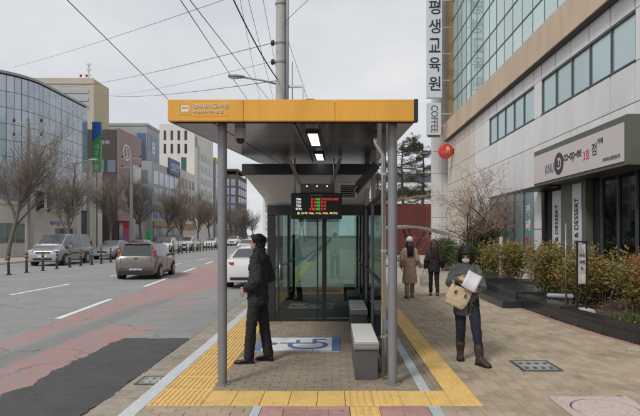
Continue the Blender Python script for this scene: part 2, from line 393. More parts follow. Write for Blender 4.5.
# gutter slabs and granite kerb
gut = sheet('gutter', -2.58, -2.0, -20, 120, ZR+0.002, 'mortar')
y = 2.0; k = 0
while y < 40:
    ln = 0.62 + 0.1*random.random()
    MB().add([(-2.555,y+0.008,ZR+0.012),(-2.055,y+0.008,ZR+0.006),(-2.055,y+ln-0.008,ZR+0.006),(-2.555,y+ln-0.008,ZR+0.012),
              (-2.555,y+0.008,ZR-0.03),(-2.055,y+0.008,ZR-0.03),(-2.055,y+ln-0.008,ZR-0.03),(-2.555,y+ln-0.008,ZR-0.03)],
             [(0,1,2,3),(4,7,6,5),(0,4,5,1),(1,5,6,2),(2,6,7,3),(3,7,4,0)]).build('gutter_slab', 'gutter_stone', gut)
    y += ln
kerb = tag(B(-2.03, -1.9, -20, 300, -0.3, -0.012).build('kerb', 'mortar'), kind='structure')
y = 1.0
while y < 60:
    B(-2.05, -1.885, y+0.004, y+0.996, -0.28, random.uniform(-0.002, 0.003), bev=0.012).build('kerb_stone', 'kerb_stone', kerb)
    y += 1.0
fk = tag(B(-20.75, -20.62, -60, 600, -0.3, -0.01).build('far_kerb', 'mortar'), kind='structure')
y = 20.0
while y < 110:
    B(-20.77, -20.6, y+0.01, y+1.99, -0.28, 0.004).build('kerb_stone', 'kerb_stone', fk); y += 2.0

# storm drain in the gutter
def grate(name, label, x0, x1, y0, y1, z, nx, ny, slot):
    t = thing(name, label, 'drain cover', ((x0+x1)/2, (y0+y1)/2, z))
    w = 0.035
    m = MB(); m.box(x0,x1,y0,y0+w,z-0.02,z+0.008); m.box(x0,x1,y1-w,y1,z-0.02,z+0.008); m.box(x0,x0+w,y0+w,y1-w,z-0.02,z+0.008); m.box(x1-w,x1,y0+w,y1-w,z-0.02,z+0.008)
    m.build('frame', 'cast_dark', t)
    B(x0+w, x1-w, y0+w, y1-w, z-0.016, z-0.012).build('pit', 'dark_void', t)
    ix0, ix1, iy0, iy1 = x0+w+0.004, x1-w-0.004, y0+w+0.004, y1-w-0.004
    cw, ch = (ix1-ix0)/nx, (iy1-iy0)/ny; m = MB()
    for i in range(nx+1):
        bw = cw*(1-slot)/2
        a = ix0+i*cw-bw; b = ix0+i*cw+bw; a = max(a, ix0); b = min(b, ix1); m.box(a, b, iy0, iy1, z-0.012, z+0.006)
    for j in range(ny+1):
        bw = ch*0.22
        a = max(iy0+j*ch-bw, iy0); b = min(iy0+j*ch+bw, iy1)
        for i in range(nx):
            m.box(ix0+i*cw+cw*(1-slot)/2+0.0005, ix0+(i+1)*cw-cw*(1-slot)/2-0.0005, a, b, z-0.012, z+0.0055)
    m.build('bar_grid', 'cast_iron', t)
grate('storm_drain', 'small slotted iron drain set in the gutter beside the kerb', -2.47, -2.12, 6.62, 7.0, ZR+0.014, 3, 2, 0.5)
grate('drain_grate', 'square grey drain grate with two rows of slots in the brick pavement', 2.35, 2.85, 6.73, 7.28, 0.004, 4, 2, 0.58)
# round cover in a square stone frame
mh = thing('manhole_cover', 'pinkish round manhole cover in a square frame at the right edge', 'manhole', (2.64, 5.27, 0))
hole = [(2.64+0.325*math.cos(2*math.pi*k/48), 5.265+0.325*math.sin(2*math.pi*k/48)) for k in range(48)]
bm = bmesh.new()
ov = []
for (hx, hy) in hole:
    dxx, dyy = hx-2.64, hy-5.265; sc = 0.405/max(abs(dxx), abs(dyy)); ov.append((2.64+dxx*sc, 5.265+dyy*sc))
m = MB(); n48 = 48
m.add([(x,y,0.004) for x,y in hole]+[(x,y,0.004) for x,y in ov]+[(x,y,-0.02) for x,y in hole]+[(x,y,-0.02) for x,y in ov],
      [f for k in range(n48) for f in ((k,(k+1)%n48,n48+(k+1)%n48,n48+k),(k,2*n48+k,2*n48+(k+1)%n48,(k+1)%n48),(n48+k,n48+(k+1)%n48,3*n48+(k+1)%n48,3*n48+k))])
bm.free()
m.build('frame', 'cover_stone', mh)
MB().lathe((2.64,5.265,0), [(0.305,-0.02),(0.305,0.003),(0.30,0.006),(0.001,0.007)], 48).build('lid', 'cover_stone', mh)
for (a, b) in ((-0.12,-0.05),(0.1,0.1),(0.0,0.2),(0.15,-0.12),(-0.2,0.12),(-0.34,0.34),(0.34,0.34),(0.34,-0.3)):
    MB().lathe((2.64+a,5.265+b,0.004), [(0.012,0),(0.012,0.0055),(0.001,0.0056)], 8).build('bolt', 'cast_iron', mh)

# ---- paving blocks: rectangles trimmed round everything else
EXCL = [(-1.88,-1.335,5.37,60),(-1.335,1.48,5.37,5.885),(1.185,1.48,5.885,60),(0.92,1.045,0,5.37),(0.92,1.045,5.885,24),(-0.815,-0.72,0,5.37),
        (0.147,0.435,0,5.37),(-0.72,0.147,0,5.37),(0.435,0.92,0,5.37),(-1.2,0.08,7.87,8.96),(2.235,3.045,4.86,5.67),(2.35,2.85,6.73,7.28),
        (-1.335,0.92,5.885,5.887)]
def trim(r):
    x0,x1,y0,y1 = r
    for (a,b,c,d) in EXCL:
        if x1 <= a+1e-4 or x0 >= b-1e-4 or y1 <= c+1e-4 or y0 >= d-1e-4: continue
        opts = []
        if x0 < a: opts.append((x0,a-0.003,y0,y1))
        if x1 > b: opts.append((b+0.003,x1,y0,y1))
        if y0 < c: opts.append((x0,x1,y0,c-0.003))
        if y1 > d: opts.append((x0,x1,d+0.003,y1))
        if not opts: return None
        x0,x1,y0,y1 = max(opts, key=lambda q: (q[1]-q[0])*(q[3]-q[2]))
    if x1-x0 < 0.018 or y1-y0 < 0.018: return None
    return (x0,x1,y0,y1)
blocks = []
def lay(x0, x1, y0, y1, along, mat, bl=0.222, bw=0.111, g=0.0032):
    if along == 'Y':
        i = 0; x = x0
        while x < x1-0.02:
            y = y0 - (bl/2 if i % 2 else 0)
            while y < y1:
                r = trim((x+g/2, min(x+bw, x1)-g/2, max(y, y0)+g/2, min(y+bl, y1)-g/2))
                if r: blocks.append((r, 'brick_orange' if mat == 'brick_tan' and random.random() < 0.012 else mat))
                y += bl
            x += bw; i += 1
    else:
        j = 0; y = y0
        while y < y1-0.02:
            x = x0 - (bl/2 if j % 2 else 0)
            while x < x1:
                r = trim((max(x, x0)+g/2, min(x+bl, x1)-g/2, y+g/2, min(y+bw, y1)-g/2))
                if r: blocks.append((r, mat))
                x += bl
            y += bw; j += 1
lay(1.48, 4.75, 4.4, 19, 'Y', 'brick_tan', 0.225, 0.125)
lay(-1.88, -0.815, 4.4, 5.37, 'X', 'brick_tan')
lay(1.045, 1.48, 4.4, 5.37, 'Y', 'brick_tan', 0.225, 0.125)
lay(-1.335, 0.92, 5.885, 17, 'X', 'brick_grey', 0.2, 0.1, 0.0028)
lay(1.045, 1.185, 5.885, 17, 'Y', 'brick_grey', 0.2, 0.0667)
EXCL_SAVE = EXCL; EXCL = []
lay(-0.718, 0.144, 4.4, 5.366, 'X', 'pink_paver', 0.44, 0.22)
lay(0.438, 0.917, 4.4, 5.366, 'X', 'pink_paver', 0.44, 0.22)
EXCL = EXCL_SAVE
def block_mb(m, r, z):
    x0,x1,y0,y1 = r; c = 0.004
    m.add([(x0,y0,-0.02),(x1,y0,-0.02),(x1,y1,-0.02),(x0,y1,-0.02),(x0,y0,z-0.003),(x1,y0,z-0.003),(x1,y1,z-0.003),(x0,y1,z-0.003),
           (x0+c,y0+c,z),(x1-c,y0+c,z),(x1-c,y1-c,z),(x0+c,y1-c,z)],
          [(0,1,5,4),(1,2,6,5),(2,3,7,6),(3,0,4,7),(4,5,9,8),(5,6,10,9),(6,7,11,10),(7,4,8,11),(8,9,10,11)])
def visible(r):
    cx, cy = (r[0]+r[1])/2, (r[2]+r[3])/2
    if cy < 5.08: return False
    px = 335+540*cx/cy
    return -5 < px < 645
vis = sorted([b for b in blocks if visible(b[0])], key=lambda b: b[0][2])
singles = set(id(b) for b in vis[:300])
joined = {}; shared = {}
for b in blocks:
    r, mat = b; z = random.uniform(-0.003, 0.003)
    if id(b) in singles:
        w, d = round(r[1]-r[0], 3), round(r[3]-r[2], 3)
        if (w, d, mat) not in shared:
            m = MB(); block_mb(m, (-w/2, w/2, -d/2, d/2), 0); shared[(w,d,mat)] = m.mesh(mat, name='paving_block', center=False)[0]
        o = put('paving_block', shared[(w,d,mat)], ((r[0]+r[1])/2, (r[2]+r[3])/2, z), pave)
        o.rotation_euler = (random.uniform(-.011,.011), random.uniform(-.011,.011), random.uniform(-.006,.006))
    else:
        block_mb(joined.setdefault(mat, MB()), r, z)
for mat, m in joined.items():
    tag(m.build('paving_blocks_field', mat, pave), kind='stuff')
# far pavement past the single blocks
sheet('pavement_field', 1.05, 30, 19, 300, -0.004, 'far_pavement', pave)
sheet('pavement_field', 4.75, 30, -40, 19, -0.006, 'far_pavement', pave)
sheet('pavement_field', -1.33, 1.04, 17, 300, -0.005, 'far_pavement', pave)
sheet('pavement_field', -1.88, 4.75, -40, 4.4, -0.004, 'far_pavement', pave)

# tactile paving
def ridged(x0, x1, y0, y1, n, along, parent, z=0.0):
    g = 0.0025; x0 += g; x1 -= g; y0 += g; y1 -= g
    m = MB(); m.box(x0, x1, y0, y1, -0.018, z)
    span = (x1-x0) if along == 'Y' else (y1-y0)
    for k in range(n):
        c = (k+0.5)/n*span; w = span/n*0.30
        if along == 'Y': a, b, c0, d = x0+c-w, x0+c+w, y0+0.01, y1-0.01
        else: a, b, c0, d = x0+0.01, x1-0.01, y0+c-w, y0+c+w
        i = 0.005
        m.add([(a,c0,z),(b,c0,z),(b,d,z),(a,d,z),(a+i,c0+i,z+0.007),(b-i,c0+i,z+0.007),(b-i,d-i,z+0.007),(a+i,d-i,z+0.007)],
              [(0,1,5,4),(1,2,6,5),(2,3,7,6),(3,0,4,7),(4,5,6,7)])
    return m.build('tactile_block', 'tactile', parent)
y = 5.37
while y < 34:
    ridged(-1.88, -1.335, y, y+0.545, 10, 'Y', pave, random.uniform(-0.001, 0.002)); y += 0.545
x = -1.335; i = 0
def flat_tile(x0, x1, y0, y1):
    B(x0+0.003, x1-0.003, y0+0.003, y1-0.003, -0.018, random.uniform(0.0, 0.003), bev=0.004).build('tactile_block', 'tactile', pave)
while x < 1.185:
    x2 = min(x+0.288, 1.185)
    if x < 0.0 or 0.55 < x < 0.8:
        flat_tile(x, x2, 5.37, 5.885)
    else: ridged(x, x2, 5.37, 5.885, 4, 'Y', pave)
    x = x2
ridged(1.185, 1.48, 5.37, 5.885, 4, 'Y', pave)
y = 5.885
while y < 34:
    x0 = 1.185
    m = MB(); m.box(x0+0.003, x0+0.292, y+0.003, y+0.292, -0.018, 0.0)
    for a in range(4):
        c = x0+0.037+a*0.0735; i = 0.005
        m.add([(c-0.014,y+0.01,0),(c+0.014,y+0.01,0),(c+0.014,y+0.285,0),(c-0.014,y+0.285,0),(c-0.009,y+0.015,0.006),(c+0.009,y+0.015,0.006),(c+0.009,y+0.28,0.006),(c-0.009,y+0.28,0.006)],
              [(0,1,5,4),(1,2,6,5),(2,3,7,6),(3,0,4,7),(4,5,6,7)])
    m.build('tactile_block', 'tactile', pave); y += 0.295
y = 4.4
while y < 5.3:
    ridged(0.147, 0.435, max(y, 4.4), min(y+0.295, 5.37), 4, 'Y', pave); y += 0.3233
for (x0, x1, y0, y1) in ((0.92,1.045,4.4,5.37),(-0.815,-0.72,4.4,5.37),(0.92,1.045,5.885,24)):
    y = y0
    while y < y1-0.02:
        B(x0+0.003, x1-0.003, y+0.002, min(y+0.6, y1)-0.002, -0.018, random.uniform(0, 0.003), bev=0.003).build('granite_strip', 'granite_strip', pave); y += 0.6

# wheelchair bay painted on the shelter floor
pad = thing('wheelchair_bay', 'white floor pad with blue border and wheelchair symbol under the shelter', 'floor marking', (-0.56, 8.41, 0))
B(-1.2, 0.08, 7.87, 8.96, -0.015, 0.003).build('pad', 'white_paint', pad)
zp0, zp1 = 0.0034, 0.006
for (a,b,c,d) in ((-1.2,0.08,7.87,7.905),(-1.2,0.08,8.925,8.96),(-0.05,0.08,7.908,8.922),(-1.2,-1.1,7.908,8.922)):
    B(a,b,c,d,zp0,zp1).build('border', 'blue_paint', pad)
def arc(cx, cy, r0, r1, a0, a1, n=28):
    m = MB(); P = []
    for k in range(n+1):
        a = R(a0+(a1-a0)*k/n); P.append((cx+r1*math.cos(a), cy+r1*math.sin(a)))
    for k in range(n, -1, -1):
        a = R(a0+(a1-a0)*k/n); P.append((cx+r0*math.cos(a), cy+r0*math.sin(a)))
    for k in range(n):
        p, q, s_, t_ = P[k], P[k+1], P[2*n+1-(k+1)], P[2*n+1-k]
        m.add([(p[0],p[1],zp1),(q[0],q[1],zp1),(s_[0],s_[1],zp1),(t_[0],t_[1],zp1)], [(0,1,2,3)])
    return m
sym = MB()
w = arc(-0.42, 8.33, 0.24, 0.315, 150, 430); sym.add(w.v, w.f)
w = arc(-0.97, 8.42, 0.0, 0.085, 0, 360); sym.add(w.v, w.f)
sym.box(-0.86, -0.36, 8.43, 8.50, zp1-0.001, zp1+0.0005); sym.box(-0.62, -0.56, 8.505, 8.72, zp1-0.001, zp1+0.0005)
sym.box(-0.36, -0.29, 8.43, 8.80, zp1-0.001, zp1+0.0005); sym.box(-0.285, -0.14, 8.73, 8.80, zp1-0.001, zp1+0.0005)
sym.build('wheelchair_symbol', 'blue_paint', pad)

# ================================================================== BUS SHELTER
M('post_paint', (0.25, 0.255, 0.275), 0.42, metal=0.3, var=0.08, scale=4, bump=0.05, bscale=120)
M('frame_dark', (0.035, 0.037, 0.041), 0.38, metal=0.3, var=0.1, scale=4)
M('panel_grey', (0.55, 0.55, 0.535), 0.5, metal=0.1, var=0.07, scale=2, dirt=0.15)
M('ceiling_metal', (0.05, 0.05, 0.053), 0.17, metal=0.55, var=0.1, scale=1.5)
M('fascia_yellow', (0.80, 0.40, 0.06), 0.42, var=0.08, scale=3, dirt=0.28, stretch=(2.5,1,0.5))
M('letter_white', (0.78, 0.78, 0.75), 0.5, var=0.03)
M('letter_cream', (0.72, 0.55, 0.26), 0.5, var=0.03)
M('steel', (0.62, 0.60, 0.57), 0.25, metal=0.9, var=0.08, scale=6)
M('seat_white', (0.74, 0.74, 0.71), 0.5, var=0.05, scale=9, bump=0.1, bscale=200, dirt=0.15)
M('bench_edge', (0.30, 0.31, 0.33), 0.35, metal=0.5, var=0.06)
M('bench_body', (0.11, 0.112, 0.115), 0.45, metal=0.3, var=0.1, scale=5)
M('lamp_glow', (1.0, 0.97, 0.9), 0.4, var=0.0, emit=2.2)
M('black_plastic', (0.018, 0.018, 0.02), 0.4, var=0.1)
M('screen_black', (0.022, 0.022, 0.023), 0.45, var=0.1)
M('led_red', (0.75, 0.05, 0.04), 0.5, var=0.0, emit=0.95)
M('led_green', (0.06, 0.55, 0.09), 0.5, var=0.0, emit=0.95)
M('led_white', (0.75, 0.72, 0.78), 0.5, var=0.0, emit=0.9)
M('led_yellow', (0.85, 0.70, 0.28), 0.5, var=0.0, emit=0.85)
glass_mat('booth_glass', (0.67, 0.79, 0.77), 1.0, 1.8)
glass_mat('side_glass', (0.62, 0.72, 0.70), 0.9, 1.55)

SH = thing('bus_shelter', 'grey bus shelter with yellow roof fascia and a glass booth behind', 'bus shelter', (-0.35, 10.0, 0))
def sp_(m, name, mat, parent=SH, smooth=False): return m.build(name, mat, parent, smooth)
# front posts
for x in (-1.283, 0.655):
    po = sp_(MB().lathe((x, 6.15, 0), [(0.052,0.006),(0.052,3.0)], 24), 'post', 'post_paint', smooth=40)
    sp_(MB().lathe((x, 6.15, 0.0), [(0.085,0.0),(0.085,0.010),(0.056,0.013)], 24), 'base_plate', 'post_paint', po, 40)
# roof: slab that rises and narrows towards the back
def roofz(y): return 2.95 + (y-5.95)*0.05
def slab(xl0, xr0, y0, xl1, xr1, y1, t):
    z0, z1 = roofz(y0), roofz(y1)
    return MB().add([(xl0,y0,z0),(xr0,y0,z0),(xr1,y1,z1),(xl1,y1,z1),(xl0,y0,z0+t),(xr0,y0,z0+t),(xr1,y1,z1+t),(xl1,y1,z1+t)],
                    [(0,3,2,1),(4,5,6,7),(0,1,5,4),(1,2,6,5),(2,3,7,6),(3,0,4,7)])
roof = sp_(slab(-1.80, 0.885, 5.952, -1.50, 0.885, 12.8, 0.16), 'roof', 'ceiling_metal')
# ceiling panels hung just under the slab with open joints
ys = [5.98, 7.05, 8.15, 9.25, 10.35, 11.38]
for a, b in zip(ys[:-1], ys[1:]):
    for (u0, u1) in ((0.01, 0.165), (0.172, 0.60), (0.607, 0.99)):
        def xx(u, y):
            xl = -1.80 + (y-5.952)*0.044; return xl + u*(0.885-xl)
        m = MB(); y0, y1 = a+0.006, b-0.006
        vs_ = [(xx(u0,y0),y0,roofz(y0)-0.014),(xx(u1,y0),y0,roofz(y0)-0.014),(xx(u1,y1),y1,roofz(y1)-0.014),(xx(u0,y1),y1,roofz(y1)-0.014)]
        m.add(vs_ + [(v[0],v[1],v[2]+0.011) for v in vs_], [(0,3,2,1),(4,5,6,7),(0,1,5,4),(1,2,6,5),(2,3,7,6),(3,0,4,7)])
        sp_(m, 'ceiling_panel', 'ceiling_metal')
# yellow fascia boards
xs = [-1.825, -1.0, 0.0, 0.862]
for a, b in zip(xs[:-1], xs[1:]):
    sp_(B(a+0.0015, b-0.0015, 5.885, 5.948, 2.945, 3.178, bev=0.004), 'fascia_panel', 'fascia_yellow')
sp_(B(0.865, 0.907, 5.88, 5.98, 2.94, 3.183, bev=0.004), 'fascia_end_cap', 'frame_dark')
y0f, y1f = 5.95, 11.4
sp_(MB().add([(-1.825,5.95,2.945),(-1.803,5.95,2.945),(-1.563,11.4,3.215),(-1.585,11.4,3.215),(-1.825,5.95,3.178),(-1.803,5.95,3.178),(-1.563,11.4,3.40),(-1.585,11.4,3.40)],
    [(0,3,2,1),(4,5,6,7),(0,1,5,4),(1,2,6,5),(2,3,7,6),(3,0,4,7)]), 'side_fascia', 'ceiling_metal')
sp_(B(-1.82, 0.86, 5.9485, 5.951, 2.95, 3.17), 'fascia_backing', 'frame_dark')
# writing on the fascia
yt = 5.8835
bus = MB()
def ringrect(m, cx, cz, w, h, t, y):
    m.box(cx-w/2, cx+w/2, y-0.003, y, cz+h/2-t, cz+h/2); m.box(cx-w/2, cx+w/2, y-0.003, y, cz-h/2, cz-h/2+t)
    m.box(cx-w/2, cx-w/2+t, y-0.003, y, cz-h/2+t, cz+h/2-t); m.box(cx+w/2-t, cx+w/2, y-0.003, y, cz-h/2+t, cz+h/2-t)
ringrect(bus, -1.635, 3.075, 0.125, 0.125, 0.006, yt)
sp_(bus, 'icon_border', 'letter_cream')
ic = MB(); ic.box(-1.675,-1.595,yt-0.003,yt,3.093,3.113); ic.box(-1.675,-1.595,yt-0.003,yt,3.045,3.068)
ic.box(-1.675,-1.667,yt-0.003,yt,3.068,3.093); ic.box(-1.603,-1.595,yt-0.003,yt,3.068,3.093); ic.box(-1.663,-1.648,yt-0.003,yt,3.035,3.045); ic.box(-1.622,-1.607,yt-0.003,yt,3.035,3.045)
sp_(ic, 'bus_icon', 'letter_white')
lettering('경북대학교북문', 0.08, (-1.355, yt-0.002, 3.107), '-Y', 'letter_white', SH, width=0.39, height=0.052, bold=0.0)
lettering('복현오거리방면', 0.06, (-1.385, yt-0.002, 3.046), '-Y', 'letter_white', SH, width=0.33, height=0.034)
sp_(B(-1.55, -1.15, yt-0.002, yt, 2.998, 3.001), 'rule_line', 'letter_cream')
# ceiling lights
for (a, b) in ((6.62, 7.85), (9.1, 10.2)):
    z = roofz((a+b)/2) - 0.045; dz = 0.05*(b-a)/2
    f = sp_(MB().add([(-0.36,a-0.05,z-dz),(-0.19,a-0.05,z-dz),(-0.19,b+0.05,z+dz),(-0.36,b+0.05,z+dz),(-0.36,a-0.05,z-dz+0.03),(-0.19,a-0.05,z-dz+0.03),(-0.19,b+0.05,z+dz+0.03),(-0.36,b+0.05,z+dz+0.03)],
        [(0,3,2,1),(4,5,6,7),(0,1,5,4),(1,2,6,5),(2,3,7,6),(3,0,4,7)]), 'light_housing', 'black_plastic')
    z -= 0.004
    sp_(MB().add([(-0.335,a,z-dz),(-0.215,a,z-dz),(-0.215,b,z+dz),(-0.335,b,z+dz),(-0.335,a,z-dz+0.003),(-0.215,a,z-dz+0.003),(-0.215,b,z+dz+0.003),(-0.335,b,z+dz+0.003)],
        [(0,3,2,1),(4,5,6,7),(0,1,5,4),(1,2,6,5),(2,3,7,6),(3,0,4,7)]), 'light_diffuser', 'lamp_glow', f)
sp_(MB().tube([(-0.455, 6.0, roofz(6.0)-0.03), (-0.44, 10.9, roofz(10.9)-0.03)], 0.011, 8), 'conduit', 'post_paint', smooth=True)
# rain pipe on the right
sp_(MB().tube([(0.47,6.32,2.94),(0.47,6.32,2.80),(0.475,6.32,2.77),(0.545,6.32,2.66),(0.56,6.32,2.62),(0.56,6.32,0.03)], 0.021, 12), 'rain_pipe', 'steel', smooth=True)
for z in (0.5, 1.5, 2.4): sp_(B(0.535, 0.66, 6.30, 6.34, z, z+0.03), 'pipe_clip', 'steel')
# right hand side screen: columns, rails, panes
for y, w in ((6.75, 0.05), (8.7, 0.07), (10.55, 0.08)):
    sp_(B(0.585, 0.585+w, y-0.05, y+0.05, 0.0, roofz(y)-0.02), 'side_column', 'post_paint')
for (a, b) in ((6.8, 8.65), (8.75, 10.5)):
    for z in (0.12, 1.05, 2.2): sp_(B(0.592, 0.628, a, b, z, z+0.05), 'side_rail', 'frame_dark')
    sp_(B(0.606, 0.614, a, b, 0.17, 1.05), 'side_pane', 'side_glass'); sp_(B(0.606, 0.614, a, b, 1.10, 2.2), 'side_pane', 'side_glass')
# V brackets from the booth header to the roof
for sx, (a, b) in ((-1, (-0.86, -0.66)), (1, (0.10, -0.06))):
    sp_(MB().loft([[(b-0.035,10.26,2.66),(b+0.035,10.26,2.66),(b+0.035,10.32,2.66),(b-0.035,10.32,2.66)],
                   [(a-0.035,10.0,3.13),(a+0.035,10.0,3.13),(a+0.035,10.07,3.13),(a-0.035,10.07,3.13)]]), 'roof_bracket', 'post_paint')
# booth
YB = 10.67
sp_(B(-1.78, 0.78, 10.30, 16.6, 2.86, 3.06, bev=0.008), 'booth_roof', 'frame_dark')
sp_(MB().add([(-1.74,10.36,2.857),(0.74,10.36,2.857),(0.62,YB,2.29),(-1.30,YB,2.29),(-1.74,16.5,2.857),(0.74,16.5,2.857),(0.62,16.4,2.29),(-1.30,16.4,2.29)],
    [(0,1,2,3),(4,7,6,5),(0,3,7,4),(1,5,6,2),(0,4,5,1),(3,2,6,7)]), 'header_panel', 'panel_grey')
sp_(B(-1.33, 0.66, YB-0.06, YB+0.06, 2.09, 2.285, bev=0.004), 'header_beam', 'frame_dark')
for x0, x1 in ((-1.33,-1.18),(-0.255,-0.175),(0.70-0.08,0.735)):
    sp_(B(x0, x1, YB-0.05, YB+0.05, 0.055, 2.088, bev=0.004), 'door_frame', 'frame_dark')
sp_(B(-1.33, 0.735, YB-0.05, YB+0.05, 0.002, 0.053), 'door_sill', 'frame_dark')
sp_(B(-1.178, -0.257, YB-0.006, YB+0.006, 0.055, 2.088), 'door_pane', 'booth_glass')
dr = sp_(B(-0.173, 0.618, YB+0.012, YB+0.024, 0.055, 2.088), 'door_pane', 'booth_glass')
for x in (-1.13, -0.36, 0.545): sp_(B(x, x+0.03, YB-0.028, YB-0.008, 0.057, 2.085) , 'stile', 'frame_dark')
sp_(MB().tube([(-1.08,YB-0.07,0.85),(-1.08,YB-0.07,1.15)], 0.012, 10), 'door_handle', 'steel', smooth=True)
# booth side and back walls
for X in (-1.255, 0.675):
    for y in (12.6, 14.5, 16.4): sp_(B(X-0.04, X+0.04, y-0.04, y+0.04, 0.0, 2.29), 'wall_column', 'frame_dark')
    for a, b in ((YB+0.06, 12.56), (12.64, 14.46), (14.54, 16.36)):
        sp_(B(X-0.03, X+0.03, a, b, 0.0, 0.12), 'wall_rail', 'frame_dark'); sp_(B(X-0.03, X+0.03, a, b, 0.95, 1.0), 'wall_rail', 'frame_dark')
        sp_(B(X-0.005, X+0.005, a, b, 0.12, 0.95), 'wall_pane', 'booth_glass'); sp_(B(X-0.005, X+0.005, a, b, 1.0, 2.29), 'wall_pane', 'booth_glass')
sp_(B(-1.21, 0.63, 16.37, 16.43, 0.0, 0.12), 'back_rail', 'frame_dark'); sp_(B(-1.21, -0.31, 16.395, 16.405, 0.12, 2.29), 'back_pane', 'booth_glass'); sp_(B(-0.31, -0.25, 16.37, 16.43, 0.12, 2.29), 'back_mullion', 'frame_dark'); sp_(B(-0.25, 0.63, 16.395, 16.405, 0.12, 2.29), 'back_pane', 'booth_glass')
# vent grille in the header
vx0, vx1, vz0, vz1 = 0.075, 0.42, 2.40, 2.70
def hy(z): return 10.36 + (2.857-z)/(2.857-2.29)*(YB-10.36) - 0.02
vn = MB()
for (a,b,c,d) in ((vx0,vx1,vz1-0.03,vz1),(vx0,vx1,vz0,vz0+0.03),(vx0,vx0+0.03,vz0+0.03,vz1-0.03),(vx1-0.03,vx1,vz0+0.03,vz1-0.03)):
    vn.add([(a,hy(c)-0.01,c),(b,hy(c)-0.01,c),(b,hy(d)-0.01,d),(a,hy(d)-0.01,d),(a,hy(c)+0.03,c),(b,hy(c)+0.03,c),(b,hy(d)+0.03,d),(a,hy(d)+0.03,d)],
           [(0,1,2,3),(4,7,6,5),(0,4,5,1),(1,5,6,2),(2,6,7,3),(3,7,4,0)])
vf = sp_(vn, 'vent_frame', 'seat_white')
sp_(MB().add([(vx0+0.02,hy(vz0)+0.008,vz0+0.01),(vx1-0.02,hy(vz0)+0.008,vz0+0.01),(vx1-0.02,hy(vz1)+0.008,vz1-0.01),(vx0+0.02,hy(vz1)+0.008,vz1-0.01)], [(0,1,2,3)]), 'vent_back', 'black_plastic', vf)
for k in range(6):
    z = vz0+0.05+k*0.04
    sp_(MB().obox(((vx0+vx1)/2, hy(z)-0.002, z), vx1-vx0-0.062, 0.03, 0.006, (R(35),0,0)), 'vent_slat', 'panel_grey', vf)

# dome camera under the roof
dc = thing('dome_camera', 'small dark dome security camera hanging under the roof by the left post', 'camera', (-1.115, 6.35, 2.83))
MB().lathe((-1.115,6.35,2.83), [(0.062,0.135),(0.066,0.05),(0.062,0.0)], 20).build('housing', 'panel_grey', dc, 40)
MB().ell((-1.115,6.35,2.83), 0.052, 0.052, 0.06, 3).build('dome', 'black_plastic', dc, True)

# LED arrival board
bd = thing('arrival_board', 'black LED bus arrival board with red, green and white text above the booth door', 'display board', (-0.33, 9.6, 1.984))
B(-0.782, 0.124, 9.6, 9.72, 1.984, 2.447, bev=0.012).build('case', 'black_plastic', bd)
B(-0.70, 0.07, 9.594, 9.5985, 2.055, 2.37).build('screen', 'screen_black', bd)
B(-0.62, -0.02, 9.66, 9.80, 2.45, 2.62, bev=0.01).build('mount_box', 'bench_body', bd)
for x in (-0.5, -0.32, -0.14): MB().lathe((x, 9.658, 2.575), [(0.010,0),(0.010,-0.008),(0.001,-0.009)], 10, 'Y').build('indicator_light', 'lamp_glow', bd)
for x in (-0.72, -0.02): MB().tube([(x,9.68,2.44),(x,9.68,3.08)], 0.012, 8).build('hanger', 'post_paint', bd, True)
yl = 9.5925
for k, s_ in enumerate(('706', '719', '730', '북구2')):
    lettering(s_, 0.06, (-0.645, yl, 2.335-k*0.058), '-Y', 'led_white', bd, width=0.085 if k < 3 else 0.11, height=0.042, bold=0.001)
for k in range(4):
    z = 2.335-k*0.058
    lettering(('3', '5', '8', '12')[k], 0.06, (-0.41, yl, z), '-Y', 'led_red', bd, height=0.042, width=0.03 if k < 3 else 0.07, bold=0.0012)
    lettering('분', 0.06, (-0.355, yl, z), '-Y', 'led_red', bd, width=0.046, height=0.046)
    lettering('여', 0.06, (-0.315 , yl, z), '-Y', 'led_green', bd, width=0.03, height=0.048, bold=0.001)
    lettering('유', 0.06, (-0.28, yl, z), '-Y', 'led_green', bd, width=0.03, height=0.048, bold=0.001)
    lettering('전', 0.06, (-0.235, yl, z), '-Y', 'led_red', bd, width=0.042, height=0.046)
    lettering('역', 0.06, (-0.185, yl, z), '-Y', 'led_red', bd, width=0.042, height=0.046)
lettering('경대교북문', 0.06, (-0.045, yl, 2.335), '-Y', 'led_red', bd, width=0.215, height=0.046)
lettering('곧 도착 706, 719, 730, 북구2', 0.06, (-0.315, yl, 2.085), '-Y', 'led_yellow', bd, width=0.72, height=0.042, bold=0.001)
lettering('버스도착안내', 0.04, (-0.33, 9.598, 2.405), '-Y', 'panel_grey', bd, width=0.20, height=0.026)

# heater
ht = thing('ceiling_heater', 'black slatted heater tilted under the roof beside the right post', 'heater', (0.52, 9.3, 2.55))
MB().obox((0.50, 8.9, 2.62), 0.42, 1.3, 0.12, (0, R(-48), 0), bev=0.01).build('casing', 'frame_dark', ht)
for k in range(5):
    u = -0.17+k*0.085
    MB().obox((0.50+u*math.cos(R(48))-0.075*math.sin(R(48)), 8.9, 2.62+u*math.sin(R(48))-0.075*math.cos(R(48))*-1 - 0.10), 0.03, 1.25, 0.02, (0, R(-48), 0)).build('slat', 'post_paint', ht)

